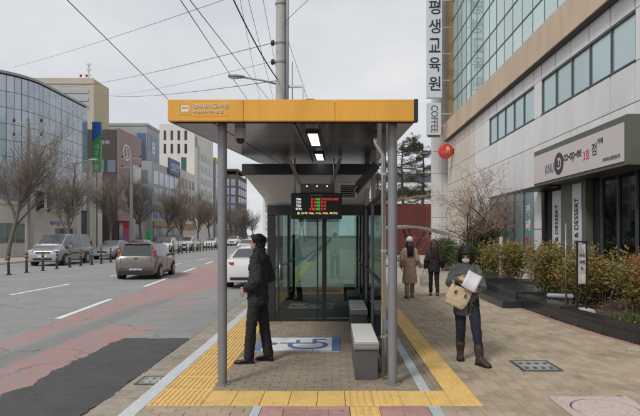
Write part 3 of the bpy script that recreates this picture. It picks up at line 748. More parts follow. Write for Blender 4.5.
# benches
def bench(label, x0, x1, y0, y1):
    t = thing('bench', label, 'bench', ((x0+x1)/2, (y0+y1)/2, 0), 'waiting benches in the shelter')
    r = 0.05; prof = []
    for k in range(7): a = R(180+k*15); prof.append((y0+r+r*math.cos(a), 0.35+r+r*math.sin(a)-0.0))
    pts = [(y1, 0.44), (y0+0.012, 0.44), (y0, 0.425), (y0, 0.38)] + [(y0+0.04-0.04*math.cos(R(q)), 0.38-0.04*math.sin(R(q))) for q in (30, 60, 90)] + [(y1, 0.34)]
    MB().prism(pts, (x0, x1), lambda a, b, h: (h, a, b)).build('seat_shell', 'bench_edge', t)
    B(x0+0.006, x1-0.006, y0+0.012, y1-0.006, 0.4405, 0.452, bev=0.004).build('seat_pad', 'seat_white', t)
    B(x0+0.012, x1-0.012, y0+0.03, y1-0.03, 0.0, 0.339, bev=0.004).build('base', 'bench_body', t)
bench('near grey bench with white seat beside the right shelter post', 0.222, 0.515, 6.31, 7.62)
bench('far grey bench with white seat next to the booth door', 0.26, 0.55, 9.05, 10.4)

# ================================================================== BUILDING ON THE RIGHT
M('white_panel', (0.76, 0.76, 0.765), 0.45, var=0.05, scale=1.6, rnd=0.05, dirt=0.26, stretch=(1,1,0.3))
M('beige_panel', (0.66, 0.61, 0.53), 0.5, var=0.06, scale=1.5, rnd=0.05, dirt=0.15, stretch=(1,1,0.35))
M('cornice_stone', (0.60, 0.465, 0.335), 0.6, var=0.10, scale=2.5, rnd=0.06, dirt=0.25, stretch=(1,1,0.3))
M('joint_dark', (0.11, 0.11, 0.11), 0.9, var=0.1)
M('mullion', (0.10, 0.11, 0.115), 0.4, metal=0.4, var=0.08)
M('curtain_glass', (0.44, 0.63, 0.62), 0.04, var=0.06, scale=0.5, rnd=0.08, ior=3.3)
M('window_glass', (0.30, 0.46, 0.47), 0.04, var=0.10, scale=0.5, rnd=0.10, ior=3.2)
M('shop_glass', (0.24, 0.36, 0.37), 0.04, var=0.15, scale=0.6, rnd=0.12, ior=2.4)
M('brown_trim', (0.30, 0.20, 0.10), 0.5, var=0.08, rnd=0.05)
M('olive', (0.115, 0.12, 0.092), 0.5, var=0.08, scale=3)
M('sign_face', (0.62, 0.57, 0.565), 0.45, var=0.03, scale=1)
M('sign_silver', (0.62, 0.63, 0.66), 0.45, var=0.05, scale=2, dirt=0.1)
M('sign_navy', (0.022, 0.028, 0.055), 0.5, var=0.05)
M('sign_grey_text', (0.16, 0.15, 0.16), 0.5, var=0.05)
M('sign_plum', (0.055, 0.035, 0.045), 0.5, var=0.05)
M('sign_red', (0.55, 0.045, 0.04), 0.45, var=0.06, scale=4)
M('sign_gold', (0.75, 0.50, 0.25), 0.5, var=0.03)
M('curtain_cloth', (0.34, 0.36, 0.33), 0.85, var=0.12, scale=3)
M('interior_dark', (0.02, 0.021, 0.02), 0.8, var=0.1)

RB = thing('education_building', 'pale panelled building with green glass upper storeys and ground floor cafe', 'building', (10, 19, 0))
X0 = 7.0
def rb(m, name, mat, parent=RB, smooth=False): return m.build(name, mat, parent, smooth)
rb(B(7.14, 24, -6, 33.6, 0.0, 8.6), 'wall', 'joint_dark')
rb(B(7.42, 24, -6, 33.6, 8.6, 19), 'upper_wall', 'joint_dark')
bays = [(24.5, 19.0), (18.3, 12.6), (11.9, 6.2), (5.5, -0.2)]
def cols(a, b, step=1.14):
    n = max(1, round(abs(a-b)/step)); return [a+(b-a)*k/n for k in range(n+1)]
def panel(y0, y1, z0, z1, mat='white_panel', x=X0):
    if y0 > y1: y0, y1 = y1, y0
    rb(B(x, x+0.135, y0+0.026, y1-0.026, z0+0.013, z1-0.013), 'wall_panel', mat)
rowsz = [0.5, 1.9, 3.4, 4.8, 5.75]
# beige end, piers and walls
for a, b in zip(cols(33.5, 27.0)[:-1], cols(33.5, 27.0)[1:]):
    for z0, z1 in zip([0]+rowsz[:-1]+[5.75, 6.97], rowsz+[6.97, 7.5]): panel(a, b, z0, z1, 'beige_panel')
for a, b in zip(cols(27.0, 24.5)[:-1], cols(27.0, 24.5)[1:]):
    for z0, z1 in zip([0]+rowsz[:-1]+[5.75, 6.97], rowsz+[6.97, 7.5]): panel(a, b, z0, z1)
for (a, b) in ((19.0, 18.3), (12.6, 11.9), (6.2, 5.5)):
    for z0, z1 in zip([0]+rowsz[:-1]+[5.75, 6.97], rowsz+[6.97, 7.5]):
        if z1 <= 3.41 and a == 12.6: continue
        panel(a, b, z0, z1)
for (a, b) in bays:
    cc = cols(a, b)
    for p, q in zip(cc[:-1], cc[1:]):
        panel(p, q, 3.4, 4.8); panel(p, q, 4.8, 5.75); panel(p, q, 6.97, 7.5)
        # upper windows: one framed pane per column
        w = rb(B(7.06, 7.09, p-0.03, q+0.03, 5.80, 6.92), 'window_pane', 'window_glass')
    for c in cc: rb(B(7.02, 7.12, c-0.025, c+0.025, 5.80, 6.92), 'mullion', 'mullion')
    rb(B(6.985, 7.13, b+0.0, a-0.0, 5.755, 5.798), 'window_sill', 'mullion'); rb(B(7.0, 7.13, b, a, 6.922, 6.965), 'window_head', 'mullion')
# ground floor window
cc = cols(24.5, 19.0)
for p, q in zip(cc[:-1], cc[1:]):
    panel(p, q, 0, 0.5); rb(B(7.06, 7.09, p-0.03, q+0.03, 0.5, 3.33), 'shop_pane', 'shop_glass')
for c in cc: rb(B(7.02, 7.12, c-0.03, c+0.03, 0.5, 3.33), 'mullion', 'mullion')
rb(B(7.0, 7.13, 19.0, 24.5, 3.332, 3.395), 'window_head', 'mullion')
lettering('카', 0.5, (7.053, 19.75, 2.6), '-X', 'letter_white', RB, height=0.42, width=0.42)
lettering('페', 0.5, (7.053, 19.75, 2.05), '-X', 'letter_white', RB, height=0.42, width=0.42)
lettering('할인', 0.5, (7.053, 19.75, 1.45), '-X', 'sign_red', RB, height=0.42, width=0.5)
# cornice
cc = cols(33.6, -0.2, 1.14)
for p, q in zip(cc[:-1], cc[1:]): rb(B(6.75, 7.40, q+0.006, p-0.006, 7.53, 8.58), 'cornice_panel', 'cornice_stone')
rb(B(6.80, 7.40, -0.2, 33.6, 7.502, 7.528), 'cornice_soffit', 'joint_dark')
# curtain wall
zr = [8.6, 10.0, 11.1, 12.5, 13.6, 15.0, 16.1, 17.5, 18.6]
cc = cols(33.3, 11.0, 1.14)
for p, q in zip(cc[:-1], cc[1:]):
    for z0, z1 in zip(zr[:-1], zr[1:]): rb(B(7.30, 7.33, q+0.015, p-0.015, z0+0.02, z1-0.02), 'curtain_pane', 'curtain_glass')
    rb(B(7.285, 7.335, q-0.012, q+0.012, 8.6, 18.6), 'mullion', 'mullion')
for z in zr: rb(B(7.275, 7.34, 11.0, 33.3, z-0.018, z+0.018), 'transom', 'mullion')
for k in range(7): rb(B(6.95, 7.36, 33.3, 33.62, 8.6+k*1.5, 10.09+k*1.5), 'corner_trim', 'brown_trim')
# cafe front: recess, doors, columns, curtains
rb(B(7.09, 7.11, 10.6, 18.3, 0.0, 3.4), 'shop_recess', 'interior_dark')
rb(B(6.86, 7.08, 14.8, 16.4, 0.0, 3.4, bev=0.006), 'shop_column', 'olive')
rb(B(6.86, 7.08, 10.2, 10.6, 0.0, 3.4), 'shop_column', 'white_panel')
rb(B(6.5, 7.08, 16.45, 18.6, 3.18, 3.26), 'door_canopy', 'frame_dark')
rb(B(7.0, 7.08, 18.05, 18.28, 0.0, 3.17), 'door_jamb', 'frame_dark')
vs1 = rb(B(7.02, 7.07, 16.75, 17.45, 0.3, 3.1), 'vertical_sign', 'sign_silver')
lettering('COFFEE & DESSERT', 0.3, (7.014, 17.1, 1.62), '-Xup', 'interior_dark', vs1, width=2.1, height=0.24, bold=0.002)
vs2 = rb(B(6.83, 6.855, 15.0, 15.55, 0.3, 3.15), 'vertical_sign', 'sign_silver')
lettering('COFFEE & DESSERT', 0.3, (6.824, 15.27, 1.75), '-Xup', 'interior_dark', vs2, width=2.0, height=0.24, bold=0.002)
cc = cols(14.2, 10.9, 0.83)
for p, q in zip(cc[:-1], cc[1:]):
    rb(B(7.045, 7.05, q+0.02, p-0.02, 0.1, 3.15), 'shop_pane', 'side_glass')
    rings = []
    for k in range(13):
        yy = q+0.03+(p-q-0.06)*k/12; xx = 7.07+0.008*math.sin(k*2.4)
        rings.append((xx, yy))
    m = MB(); 
    for k in range(12): m.add([(rings[k][0],rings[k][1],1.85),(rings[k+1][0],rings[k+1][1],1.85),(rings[k+1][0],rings[k+1][1],3.12),(rings[k][0],rings[k][1],3.12)], [(0,1,2,3)])
    rb(m, 'curtain', 'curtain_cloth', smooth=True)
for c in cc: rb(B(6.99, 7.06, c-0.02, c+0.02, 0.0, 3.2), 'mullion', 'mullion')
rb(B(6.98, 7.07, 10.9, 14.2, 3.2, 3.3), 'window_head', 'mullion')
# cafe fascia sign
sg = thing('cafe_sign', 'long pink cafe sign board in an olive frame above the entrance', 'sign', (6.45, 14.3, 3.25))
B(6.36, 6.99, 11.74, 17.25, 3.23, 4.34, bev=0.01).build('box', 'olive', sg)
B(6.335, 6.357, 11.86, 17.2, 3.32, 4.18).build('face', 'sign_face', sg)
xt = 6.331
lettering('KNU', 0.3, (xt, 15.95, 3.66), '-X', 'sign_grey_text', sg, width=0.62, height=0.27)
MB().lathe((xt, 15.28, 3.72), [(0.31,0.004),(0.31,-0.004),(0.001,-0.005)], 32, 'X').build('logo_disc', 'sign_plum', sg)
m = MB()
for k in range(20):
    a0, a1 = R(60+k*13), R(60+(k+1)*13)
    m.add([(xt-0.0065, 15.28+r*math.cos(a), 3.72+r*math.sin(a)) for r, a in ((0.12,a0),(0.17,a0),(0.17,a1),(0.12,a1))], [(0,1,2,3)])
m.box(xt-0.008, xt-0.006, 15.26, 15.30, 3.68, 3.86)
m.build('logo_mark', 'sign_face', sg)
lettering('co-op-ee', 0.3, (xt, 14.42, 3.78), '-X', 'sign_plum', sg, width=1.08, height=0.27, bold=0.003)
lettering('3호', 0.3, (xt, 13.6, 3.73), '-X', 'sign_red', sg, width=0.34, height=0.26)
lettering('점', 0.3, (xt, 13.2, 3.80), '-X', 'sign_plum', sg, width=0.24, height=0.3)
lettering('카페', 0.3, (xt, 12.9, 3.95), '-X', 'sign_plum', sg, width=0.26, height=0.15)
lettering('경북대학교생활협동조합', 0.1, (xt, 12.38, 3.47), '-X', 'sign_grey_text', sg, width=0.78, height=0.09)

# signs at the far corner of the building
vsn = thing('vertical_sign', 'tall silver vertical sign with navy Korean letters on the building corner', 'sign', (5.99, 32.5, 9.96))
B(5.54, 6.44, 32.45, 32.75, 9.96, 18.6, bev=0.02).build('board', 'sign_silver', vsn)
for k, ch in enumerate('평생교육원'):
    y_px = 7.0+19.1*k
    lettering(ch, 1.0, (5.99, 32.443, 1.7+(235-y_px)*32.44/540), '-Y', 'sign_navy', vsn, width=0.70, height=0.86, bold=0.012)
lettering('원', 1.0, (5.99, 32.443, 1.7+(235+12)*32.44/540), '-Y', 'sign_navy', vsn, width=0.70, height=0.86, bold=0.012)
for z in (11.0, 12.6, 14.2, 15.8, 17.4): B(6.44, 6.96, 32.55, 32.63, z, z+0.06).build('bracket', 'steel', vsn)
cs = thing('coffee_sign', 'small silver sign reading COFFEE sideways below the tall vertical sign', 'sign', (5.9, 32.2, 7.66))
B(5.49, 6.32, 32.15, 32.45, 7.66, 9.57, bev=0.02).build('board', 'sign_silver', cs)
lettering('COFFEE', 0.5, (5.93, 32.143, 8.62), '-Ydown', 'sign_grey_text', cs, width=1.62, height=0.42, bold=0.008)
B(5.55, 6.26, 32.2, 32.4, 7.56, 7.65).build('base', 'mullion', cs)
B(6.32, 6.97, 32.25, 32.33, 8.9, 8.98).build('bracket', 'steel', cs); B(6.32, 6.97, 32.25, 32.33, 8.2, 8.28).build('bracket', 'steel', cs)
rs = thing('round_sign', 'round red sign with gold lettering sticking out from the building corner', 'sign', (6.54, 31.8, 6.65))
MB().lathe((6.54, 31.8, 6.65), [(0.40,0.16),(0.44,0.14),(0.44,0.02),(0.41,0.0),(0.001,-0.002)], 40, 'Y').build('disc', 'sign_red', rs, 40)
lettering('스무디', 0.2, (6.52, 31.796, 6.58), '-Y', 'sign_gold', rs, width=0.46, height=0.13)
for (ex, ez, er) in ((6.64,6.86,0.075),(6.58,6.76,0.06),(6.71,6.76,0.06),(6.645,6.70,0.045)): MB().lathe((ex, 31.796, ez), [(er,0.0),(er,-0.004),(0.001,-0.005)], 16, 'Y').build('emblem', 'sign_gold', rs)
B(6.95, 7.0, 31.8, 31.95, 6.5, 6.8).build('bracket', 'black_plastic', rs)

# slim grey wall of the next block beyond
M('annex_panel', (0.64, 0.64, 0.62), 0.5, var=0.07, scale=1.2, rnd=0.04, dirt=0.2, stretch=(1,1,0.35))
an = thing('neighbouring_block', 'narrow light grey panelled wall standing behind the corner signs', 'building', (7.2, 36, 0))
B(6.3, 16, 34.3, 34.95, 0, 22).build('wall', 'annex_panel', an)
for k in range(16):
    for a, b in ((6.27, 6.80), (6.82, 7.35)): B(a, b, 34.22, 34.298, k*1.4+0.01, k*1.4+1.39).build('wall_panel', 'annex_panel', an)
    B(6.22, 6.268, 34.23, 34.95, k*1.4+0.01, k*1.4+1.39).build('wall_panel', 'annex_panel', an)

# ---- things at the far end of the pavement
M('maroon', (0.115, 0.028, 0.022), 0.6, var=0.12, scale=2, rnd=0.08)
M('tan_wood', (0.30, 0.20, 0.12), 0.8, var=0.2, scale=4)
M('canopy_green', (0.20, 0.22, 0.20), 0.4, var=0.1, scale=3)
M('rust_beam', (0.14, 0.07, 0.05), 0.6, var=0.15)
hw = thing('maroon_wall', 'dark red boarded wall behind the cycle canopy at the pavement end', 'wall', (6, 46, 0))
for k in range(9): B(2.6+k*0.72, 2.6+k*0.72+0.71, 46.0, 46.12, 0, 4.35).build('board', 'maroon', hw)
B(2.6, 9.08, 46.13, 52, 0, 4.3).build('core', 'maroon', hw)
for k in range(10):
    MB().obox((4.6+k*0.36, 45.9, 4.6+0.05*k+random.uniform(-.05,.05)), 1.6, 0.25, 0.09, (0, R(-14+random.uniform(-8,8)), random.uniform(-.2,.2))).build('timber', 'tan_wood', hw)
fb = thing('white_building_far', 'far white building with horizontal bands seen past the pine', 'building', (5, 90, 0)); fb.name = 'white_building'
M('far_white', (0.60, 0.61, 0.62), 0.6, var=0.06, scale=0.5, rnd=0.03); M('far_glass', (0.10, 0.13, 0.15), 0.1, var=0.2, scale=0.3, rnd=0.3)
B(6, 26, 92, 105, 0, 13).build('wall', 'far_white', fb)
for k in range(4): B(6.5, 25, 91.93, 91.99, 2+k*2.9, 3.5+k*2.9).build('window', 'far_glass', fb)

bs = thing('cycle_shelter', 'curved grey canopy on rust coloured leaning supports over bicycles', 'cycle shelter', (4.6, 28.5, 0))
rings = []
for k in range(13):
    u = k/12; x = 2.5+3.4*u; z = 2.02+0.12*math.sin(u*math.pi*0.85)-0.72*max(0, u-0.35)**1.6
    rings.append([(x,27.6,z-0.06),(x,30.4,z+0.02),(x,30.4,z+0.14),(x,27.6,z+0.06)])
MB().loft(rings).build('canopy', 'canopy_green', bs, 40)
for y in (27.9, 30.1):
    MB().loft([[(4.35,y,0),(4.5,y,0),(4.5,y+0.08,0),(4.35,y+0.08,0)],[(3.75,y,2.0),(3.87,y,2.0),(3.87,y+0.08,2.0),(3.75,y+0.08,2.0)]]).build('support', 'rust_beam', bs)
    MB().loft([[(4.37,y+0.085,0.9),(4.47,y+0.085,0.9),(4.47,y+0.15,0.9),(4.37,y+0.15,0.9)],[(4.95,y+0.085,1.82),(5.05,y+0.085,1.82),(5.05,y+0.15,1.82),(4.95,y+0.15,1.82)]]).build('support', 'rust_beam', bs)
M('bike_paint', (0.05, 0.12, 0.16), 0.4, var=0.1); M('bike_white', (0.6, 0.6, 0.6), 0.4, var=0.05)
def bicycle(label, x, y, rz, frame):
    t = thing('bicycle', label, 'bicycle')
    def wheel(cy):
        m = MB(); n = 24; rr = [( 0, cy+0.33*math.cos(2*math.pi*k/n), 0.345+0.33*math.sin(2*math.pi*k/n)) for k in range(n+1)]
        w = m.tube(rr, 0.02, 6, cap=False).build('wheel', 'black_plastic', t, True)
        m = MB()
        for k in range(12):
            a = math.pi*k/6; m.tube([(0,cy,0.345),(0,cy+0.32*math.cos(a),0.345+0.32*math.sin(a))], 0.003, 3)
        m.build('spokes', 'steel', w)
    wheel(-0.52); wheel(0.52)
    m = MB()
    for a, b in (((0,-0.52,0.345),(0,-0.12,0.30)),((0,-0.12,0.30),(0,0.36,0.82)),((0,-0.12,0.30),(0,-0.22,0.86)),((0,-0.2,0.80),(0,0.36,0.86)),((0,-0.52,0.345),(0,-0.2,0.80)),((0,0.52,0.345),(0,0.34,0.95))):
        m.tube([a, b], 0.017, 8)
    m.build('frame', frame, t, True)
    MB().tube([(-0.27,0.30,0.98),(-0.1,0.36,1.0),(0.1,0.36,1.0),(0.27,0.30,0.98)], 0.013, 8).build('handlebar', 'black_plastic', t, True)
    MB().ell((0,-0.24,0.89), 0.07, 0.13, 0.035).build('saddle', 'black_plastic', t, True)
    t.location = (x, y, 0.0); t.rotation_euler = (0, R(6), rz)
bicycle('bicycle with dark teal frame parked under the curved canopy', 3.2, 28.9, R(65), 'bike_paint')
bicycle('bicycle with white frame parked under the curved canopy', 3.4, 29.6, R(70), 'bike_white')

# ---- planter with black granite edging
M('black_granite', (0.036, 0.038, 0.041), 0.22, var=0.25, scale=30, rnd=0.1, bump=0.03)
M('soil', (0.075, 0.052, 0.038), 0.95, var=0.35, scale=9, bump=0.9, bscale=30)
pl = thing('planter', 'black granite edged planting bed in front of the cafe', 'planter', (5.5, 11, 0))
edge = [(4.34,12.75),(4.38,11.6),(4.43,10.6),(4.48,9.9),(4.55,9.18),(4.70,8.35),(4.86,7.6),(5.05,6.9)]
for (a, b) in zip(edge[:-1], edge[1:]):
    d = Vector((b[0]-a[0], b[1]-a[1])); n_ = Vector((-d.y, d.x)).normalized()
    if n_.x < 0: n_ = -n_
    w = 0.32; g = d.normalized()*0.004; h0 = 0.30 if a[1] > 11 else 0.255; h1 = h0
    P = [(a[0]+g.x,a[1]+g.y),(b[0]-g.x,b[1]-g.y),(b[0]-g.x+n_.x*w,b[1]-g.y+n_.y*w),(a[0]+g.x+n_.x*w,a[1]+g.y+n_.y*w)]
    m = MB(); m.add([(x,y,0) for x,y in P]+[(x,y,h0-0.06) for x,y in P], [(0,1,5,4),(1,2,6,5),(2,3,7,6),(3,0,4,7)])
    m.build('kerb_stone', 'black_granite', pl)
    Q = [(P[0][0]-n_.x*0.015,P[0][1]-n_.y*0.015),(P[1][0]-n_.x*0.015,P[1][1]-n_.y*0.015),P[2],P[3]]
    m = MB(); m.add([(x,y,h0-0.058) for x,y in Q]+[(x,y,h0) for x,y in Q], [(3,2,1,0),(4,5,6,7),(0,1,5,4),(1,2,6,5),(2,3,7,6),(3,0,4,7)])
    m.build('coping_stone', 'black_granite', pl)
m = MB(); n_ = 26
vs_ = []; fs_ = []
for j in range(n_):
    y = 6.6+j*(19.0-6.6)/(n_-1)
    for i in range(9):
        xe = 4.6 if y > 12 else 4.55+max(0, (10.6-y))*0.10
        x = xe+0.12+i*(6.95-xe-0.12)/8
        vs_.append((x, y, 0.17+0.06*mnoise.noise((x*1.7,y*1.7,0))))
for j in range(n_-1):
    for i in range(8): a = j*9+i; fs_.append((a,a+1,a+10,a+9))
m.add(vs_, fs_).build('soil', 'soil', pl, True)
# row of red pavers along the edging
for (a, b) in zip(edge[:-1], edge[1:]):
    d = Vector((b[0]-a[0], b[1]-a[1])); ln = d.length; d.normalize(); n_ = Vector((-d.y, d.x)); n_ = n_ if n_.x < 0 else -n_
    k_ = max(1, round(ln/0.225))
    for k in range(k_):
        c = Vector(a)+d*(k+0.5)*ln/k_+n_*0.085
        MB().obox((c.x, c.y, -0.004), ln/k_-0.006, 0.11, 0.018, (0,0,math.atan2(d.y,d.x)), bev=0.003).build('border_paver', 'pink_paver', pave)
# granite steps left of the planter
st = thing('granite_steps', 'stepped black granite slabs at the head of the planting bed', 'steps', (4.6, 14.3, 0))
B(3.88, 4.335, 12.5, 15.6, 0, 0.165, bev=0.008).build('step', 'black_granite', st)
B(4.34, 5.4, 12.95, 15.6, 0, 0.33, bev=0.008).build('step', 'black_granite', st)
B(3.95, 5.2, 15.62, 18.4, 0, 0.46, bev=0.008).build('step', 'black_granite', st)
B(4.68, 6.9, 12.78, 12.94, 0, 0.34).build('riser', 'black_granite', st)
# rolled mat, pole, menu board in the bed
M('mat_grey', (0.33, 0.34, 0.38), 0.7, var=0.08, scale=10)
rm = thing('rolled_mat', 'rolled up pale grey mat lying on the black granite edging', 'roll', (4.75, 11.9, 0.3))
MB().tube([(4.70,11.95,0.36),(5.18,11.75,0.36)], 0.055, 18).build('roll', 'mat_grey', rm, 40)
MB().tube([(4.69,11.954,0.36),(5.19,11.746,0.36)], 0.025, 12).build('core', 'sign_silver', rm, 40)
vp = thing('metal_pole', 'thin bare metal pole rising from the planting bed', 'pole', (4.98, 11.65, 0.2))
MB().tube([(4.98,11.65,0.15),(4.98,11.65,1.95)], 0.016, 10).build('shaft', 'bench_edge', vp, True)
MB().lathe((4.98,11.65,0.15), [(0.07,0),(0.07,0.05),(0.025,0.06)], 14).build('foot', 'steel', vp, True)
M('menu_print', (0.52, 0.50, 0.47), 0.6, var=0.55, scale=7, detail=2)
mb_ = thing('menu_board', 'narrow standing menu board with white poster in a black frame', 'menu board', (4.85, 10.6, 0.2))
for x in (4.76, 4.94): B(x-0.014, x+0.014, 10.6, 10.63, 0.25, 1.55).build('leg', 'black_plastic', mb_)
B(4.776, 4.924, 10.606, 10.624, 0.74, 1.52).build('poster', 'menu_print', mb_)
B(4.74, 4.96, 10.58, 10.65, 1.552, 1.58).build('top_rail', 'black_plastic', mb_)
B(4.66, 5.04, 10.45, 10.8, 0.17, 0.25, bev=0.01).build('foot', 'granite_strip', mb_)
for k, s_ in enumerate(('커피', '라떼', '차')): lettering(s_, 0.1, (4.85, 10.602, 1.30-k*0.13), '-Y', 'sign_plum', mb_, height=0.075, width=0.10 if k < 2 else 0.06)
sp2 = thing('sign_post', 'short grey information post among the far shrubs', 'post', (5.38, 17.5, 0.15))
B(5.33, 5.44, 17.5, 17.56, 0.15, 1.64, bev=0.008).build('panel', 'panel_grey', sp2)
B(5.345, 5.425, 17.49, 17.498, 1.0, 1.58).build('face', 'sign_silver', sp2)

# ================================================================== PLANTS
ramp_mat('nandina_leaf', [(0.10,0.16,0.045),(0.48,0.16,0.085),(0.17,0.24,0.06),(0.24,0.25,0.07),(0.48,0.19,0.08),(0.13,0.20,0.05)], 0.5, scale=1.6, translucent=0.25)
ramp_mat('nandina_red', [(0.10,0.14,0.04),(0.36,0.10,0.07),(0.56,0.12,0.10),(0.44,0.14,0.07),(0.15,0.16,0.055)], 0.5, scale=1.8, translucent=0.25)
ramp_mat('evergreen_leaf', [(0.03,0.06,0.018),(0.06,0.10,0.03),(0.095,0.14,0.04),(0.14,0.17,0.05)], 0.5, scale=2.0, translucent=0.2)
ramp_mat('grass_tuft', [(0.06,0.09,0.025),(0.10,0.13,0.035),(0.15,0.15,0.06)], 0.6, scale=3, translucent=0.2)
ramp_mat('pine_needle', [(0.018,0.03,0.014),(0.035,0.05,0.022),(0.06,0.07,0.03)], 0.6, scale=1.2, translucent=0.1)
M('bark', (0.15, 0.125, 0.105), 0.9, var=0.3, scale=9, bump=0.8, bscale=40)
M('twig', (0.215, 0.18, 0.152), 0.9, var=0.25, scale=3)
M('bark_dark', (0.085, 0.06, 0.048), 0.9, var=0.3, scale=9, bump=0.6, bscale=40)
M('twig_red', (0.30, 0.20, 0.155), 0.9, var=0.25, scale=3)

def leaf(m, p, d, ln, w, rng):
    d = d.normalized(); s = d.cross(Vector((rng.uniform(-1,1), rng.uniform(-1,1), rng.uniform(-1,1))))
    if s.length < 1e-3: s = d.orthogonal()
    s.normalize(); n_ = d.cross(s)
    a = p + d*ln*0.45 + s*w*0.5 + n_*w*0.12; b = p + d*ln*0.45 - s*w*0.5 + n_*w*0.12
    m.add([p, a, p+d*ln, b], [(0,1,2,3)])
def shrub_mesh(rx, ry, h, n, ln, w, seed, mat, round_=False, stems=14):
    rng = random.Random(seed); fol = MB(); stm = MB(); lobes = []
    for k in range(stems):
        a = rng.uniform(0, 6.28); r = math.sqrt(rng.random())
        top = Vector((math.cos(a)*r*rx*0.85, math.sin(a)*r*ry*0.85, h*(rng.uniform(0.62, 1.0) if not round_ else (0.55+0.4*math.sqrt(max(0,1-r*r))))))
        base = Vector((top.x*0.3, top.y*0.3, -0.1))
        mid = (base+top)/2 + Vector((rng.uniform(-.06,.06), rng.uniform(-.06,.06), 0))
        stm.tube([base, mid, top], [0.012, 0.009, 0.004], 4); lobes.append((base, mid, top))
    for i in range(int(n*1.08)):
        base, mid, top = lobes[rng.randrange(len(lobes))]
        t = 0.25+0.75*rng.random()**0.6
        p = base.lerp(mid, t*2) if t < 0.5 else mid.lerp(top, t*2-1)
        off = Vector((rng.gauss(0,1), rng.gauss(0,1), rng.gauss(0,0.8)))*(0.07+0.10*t)*max(rx, 0.5)
        p = p + off
        if p.z < 0.02: p.z = 0.02+rng.random()*0.1
        d = Vector((off.x, off.y, off.z*0.6+0.05)) + Vector((rng.gauss(0,.1), rng.gauss(0,.1), rng.gauss(0,.06)))
        if d.length < 1e-4: continue
        leaf(fol, p, d, ln*rng.uniform(0.5,1.6), w*1.3*rng.uniform(0.5,1.4), rng)
    return fol.mesh(mat, name='foliage', center=False)[0], stm.mesh('twig', name='stems', center=False)[0]
def shrub(name, label, x, y, z, rx, ry, h, n, ln, w, seed, mat, group=None, round_=False, stems=14):
    h = h*0.9 if name == 'nandina_shrub' else h
    t = thing(name, label, 'shrub', (x, y, z), group); a, b = shrub_mesh(rx, ry, h, n, ln, w, seed, mat, round_, stems)
    for nm, me in (('foliage', a), ('stems', b)): put(nm, me, (x, y, z), t)
G = 'shrubs in the cafe planting bed'
shrub('nandina_shrub', 'large crimson topped shrub at the right edge of the bed', 5.75, 9.2, 0.17, 0.62, 0.6, 1.42, 4200, 0.075, 0.030, 1, 'nandina_red', G, stems=22)
shrub('nandina_shrub', 'low loose red and green shrub at the nearest planter corner', 5.75, 8.25, 0.17, 0.5, 0.45, 1.1, 3000, 0.075, 0.030, 12, 'nandina_red', G, stems=18)
shrub('nandina_shrub', 'leafy red and green shrub right of the menu board', 5.95, 10.7, 0.17, 0.55, 0.6, 1.3, 3200, 0.075, 0.030, 2, 'nandina_leaf', G)
shrub('nandina_shrub', 'bushy rust coloured shrub just behind the menu board', 5.3, 11.9, 0.17, 0.55, 0.6, 1.25, 3600, 0.075, 0.030, 3, 'nandina_leaf', G, stems=18)
shrub('nandina_shrub', 'greenish shrub beneath the olive shop column', 6.2, 12.6, 0.17, 0.6, 0.6, 1.35, 3000, 0.075, 0.030, 4, 'nandina_leaf', G)
shrub('nandina_shrub', 'orange tinged shrub left of the thin metal pole', 5.25, 13.4, 0.17, 0.6, 0.65, 1.35, 3600, 0.075, 0.030, 5, 'nandina_leaf', G, stems=18)
shrub('nandina_shrub', 'brown green shrub below the left coffee sign', 6.1, 15.0, 0.17, 0.7, 0.7, 1.4, 3200, 0.08, 0.032, 6, 'nandina_leaf', G)
shrub('nandina_shrub', 'mixed red and green shrub above the granite steps', 5.5, 16.6, 0.17, 0.7, 0.7, 1.45, 3600, 0.08, 0.032, 7, 'nandina_leaf', G, stems=18)
shrub('nandina_shrub', 'last reddish shrub before the round evergreen bushes', 5.7, 18.6, 0.17, 0.8, 0.8, 1.35, 3400, 0.085, 0.034, 8, 'nandina_leaf', G, stems=18)
G2 = 'round evergreen bushes by the building'
shrub('evergreen_bush', 'clipped round green bush nearest the cycle canopy', 5.25, 25.6, 0.0, 0.75, 0.75, 1.6, 5200, 0.075, 0.045, 21, 'evergreen_leaf', G2, True, 40)
shrub('evergreen_bush', 'tall dark green bush under the bare ornamental tree', 6.1, 22.6, 0.0, 0.85, 0.85, 2.3, 6500, 0.08, 0.045, 22, 'evergreen_leaf', G2, True, 46)
shrub('evergreen_bush', 'low olive green bush in front of the bare ornamental tree', 5.3, 21.2, 0.0, 0.8, 0.8, 1.35, 5200, 0.075, 0.045, 23, 'evergreen_leaf', G2, True, 40)
# low green tufts by the edging
rng = random.Random(5)
for (x, y, n_, lab) in ((5.15, 9.35, 420, 'low patch of bright green leaves behind the black edging'), (5.55, 8.55, 260, 'sparse green weeds at the planter corner')):
    t = thing('ground_plant', lab, 'plant', (x, y, 0.18)); m = MB()
    for k in range(n_):
        a = rng.uniform(0, 6.28); r = 0.36*math.sqrt(rng.random()); leaf(m, Vector((x+r*math.cos(a), y+r*math.sin(a), 0.18)), Vector((rng.gauss(0,.5), rng.gauss(0,.5), 1)), rng.uniform(0.07,0.17), 0.03, rng)
    m.build('leaves', 'grass_tuft', t)
m = MB()
for k in range(260):
    i = rng.randrange(len(edge)-1); u = rng.random(); a, b = edge[i], edge[i+1]
    if mnoise.noise((a[1]+(b[1]-a[1])*u, 0, 4)) < 0.0: continue
    p = Vector((a[0]+(b[0]-a[0])*u-0.012-0.03*rng.random(), a[1]+(b[1]-a[1])*u, 0))
    leaf(m, p, Vector((rng.gauss(-.3,.4), rng.gauss(0,.4), 1)), rng.uniform(0.02,0.07), 0.012, rng)
tag(m.build('weeds', 'grass_tuft'), 'green weeds growing along the foot of the black edging', 'weeds', kind='stuff')
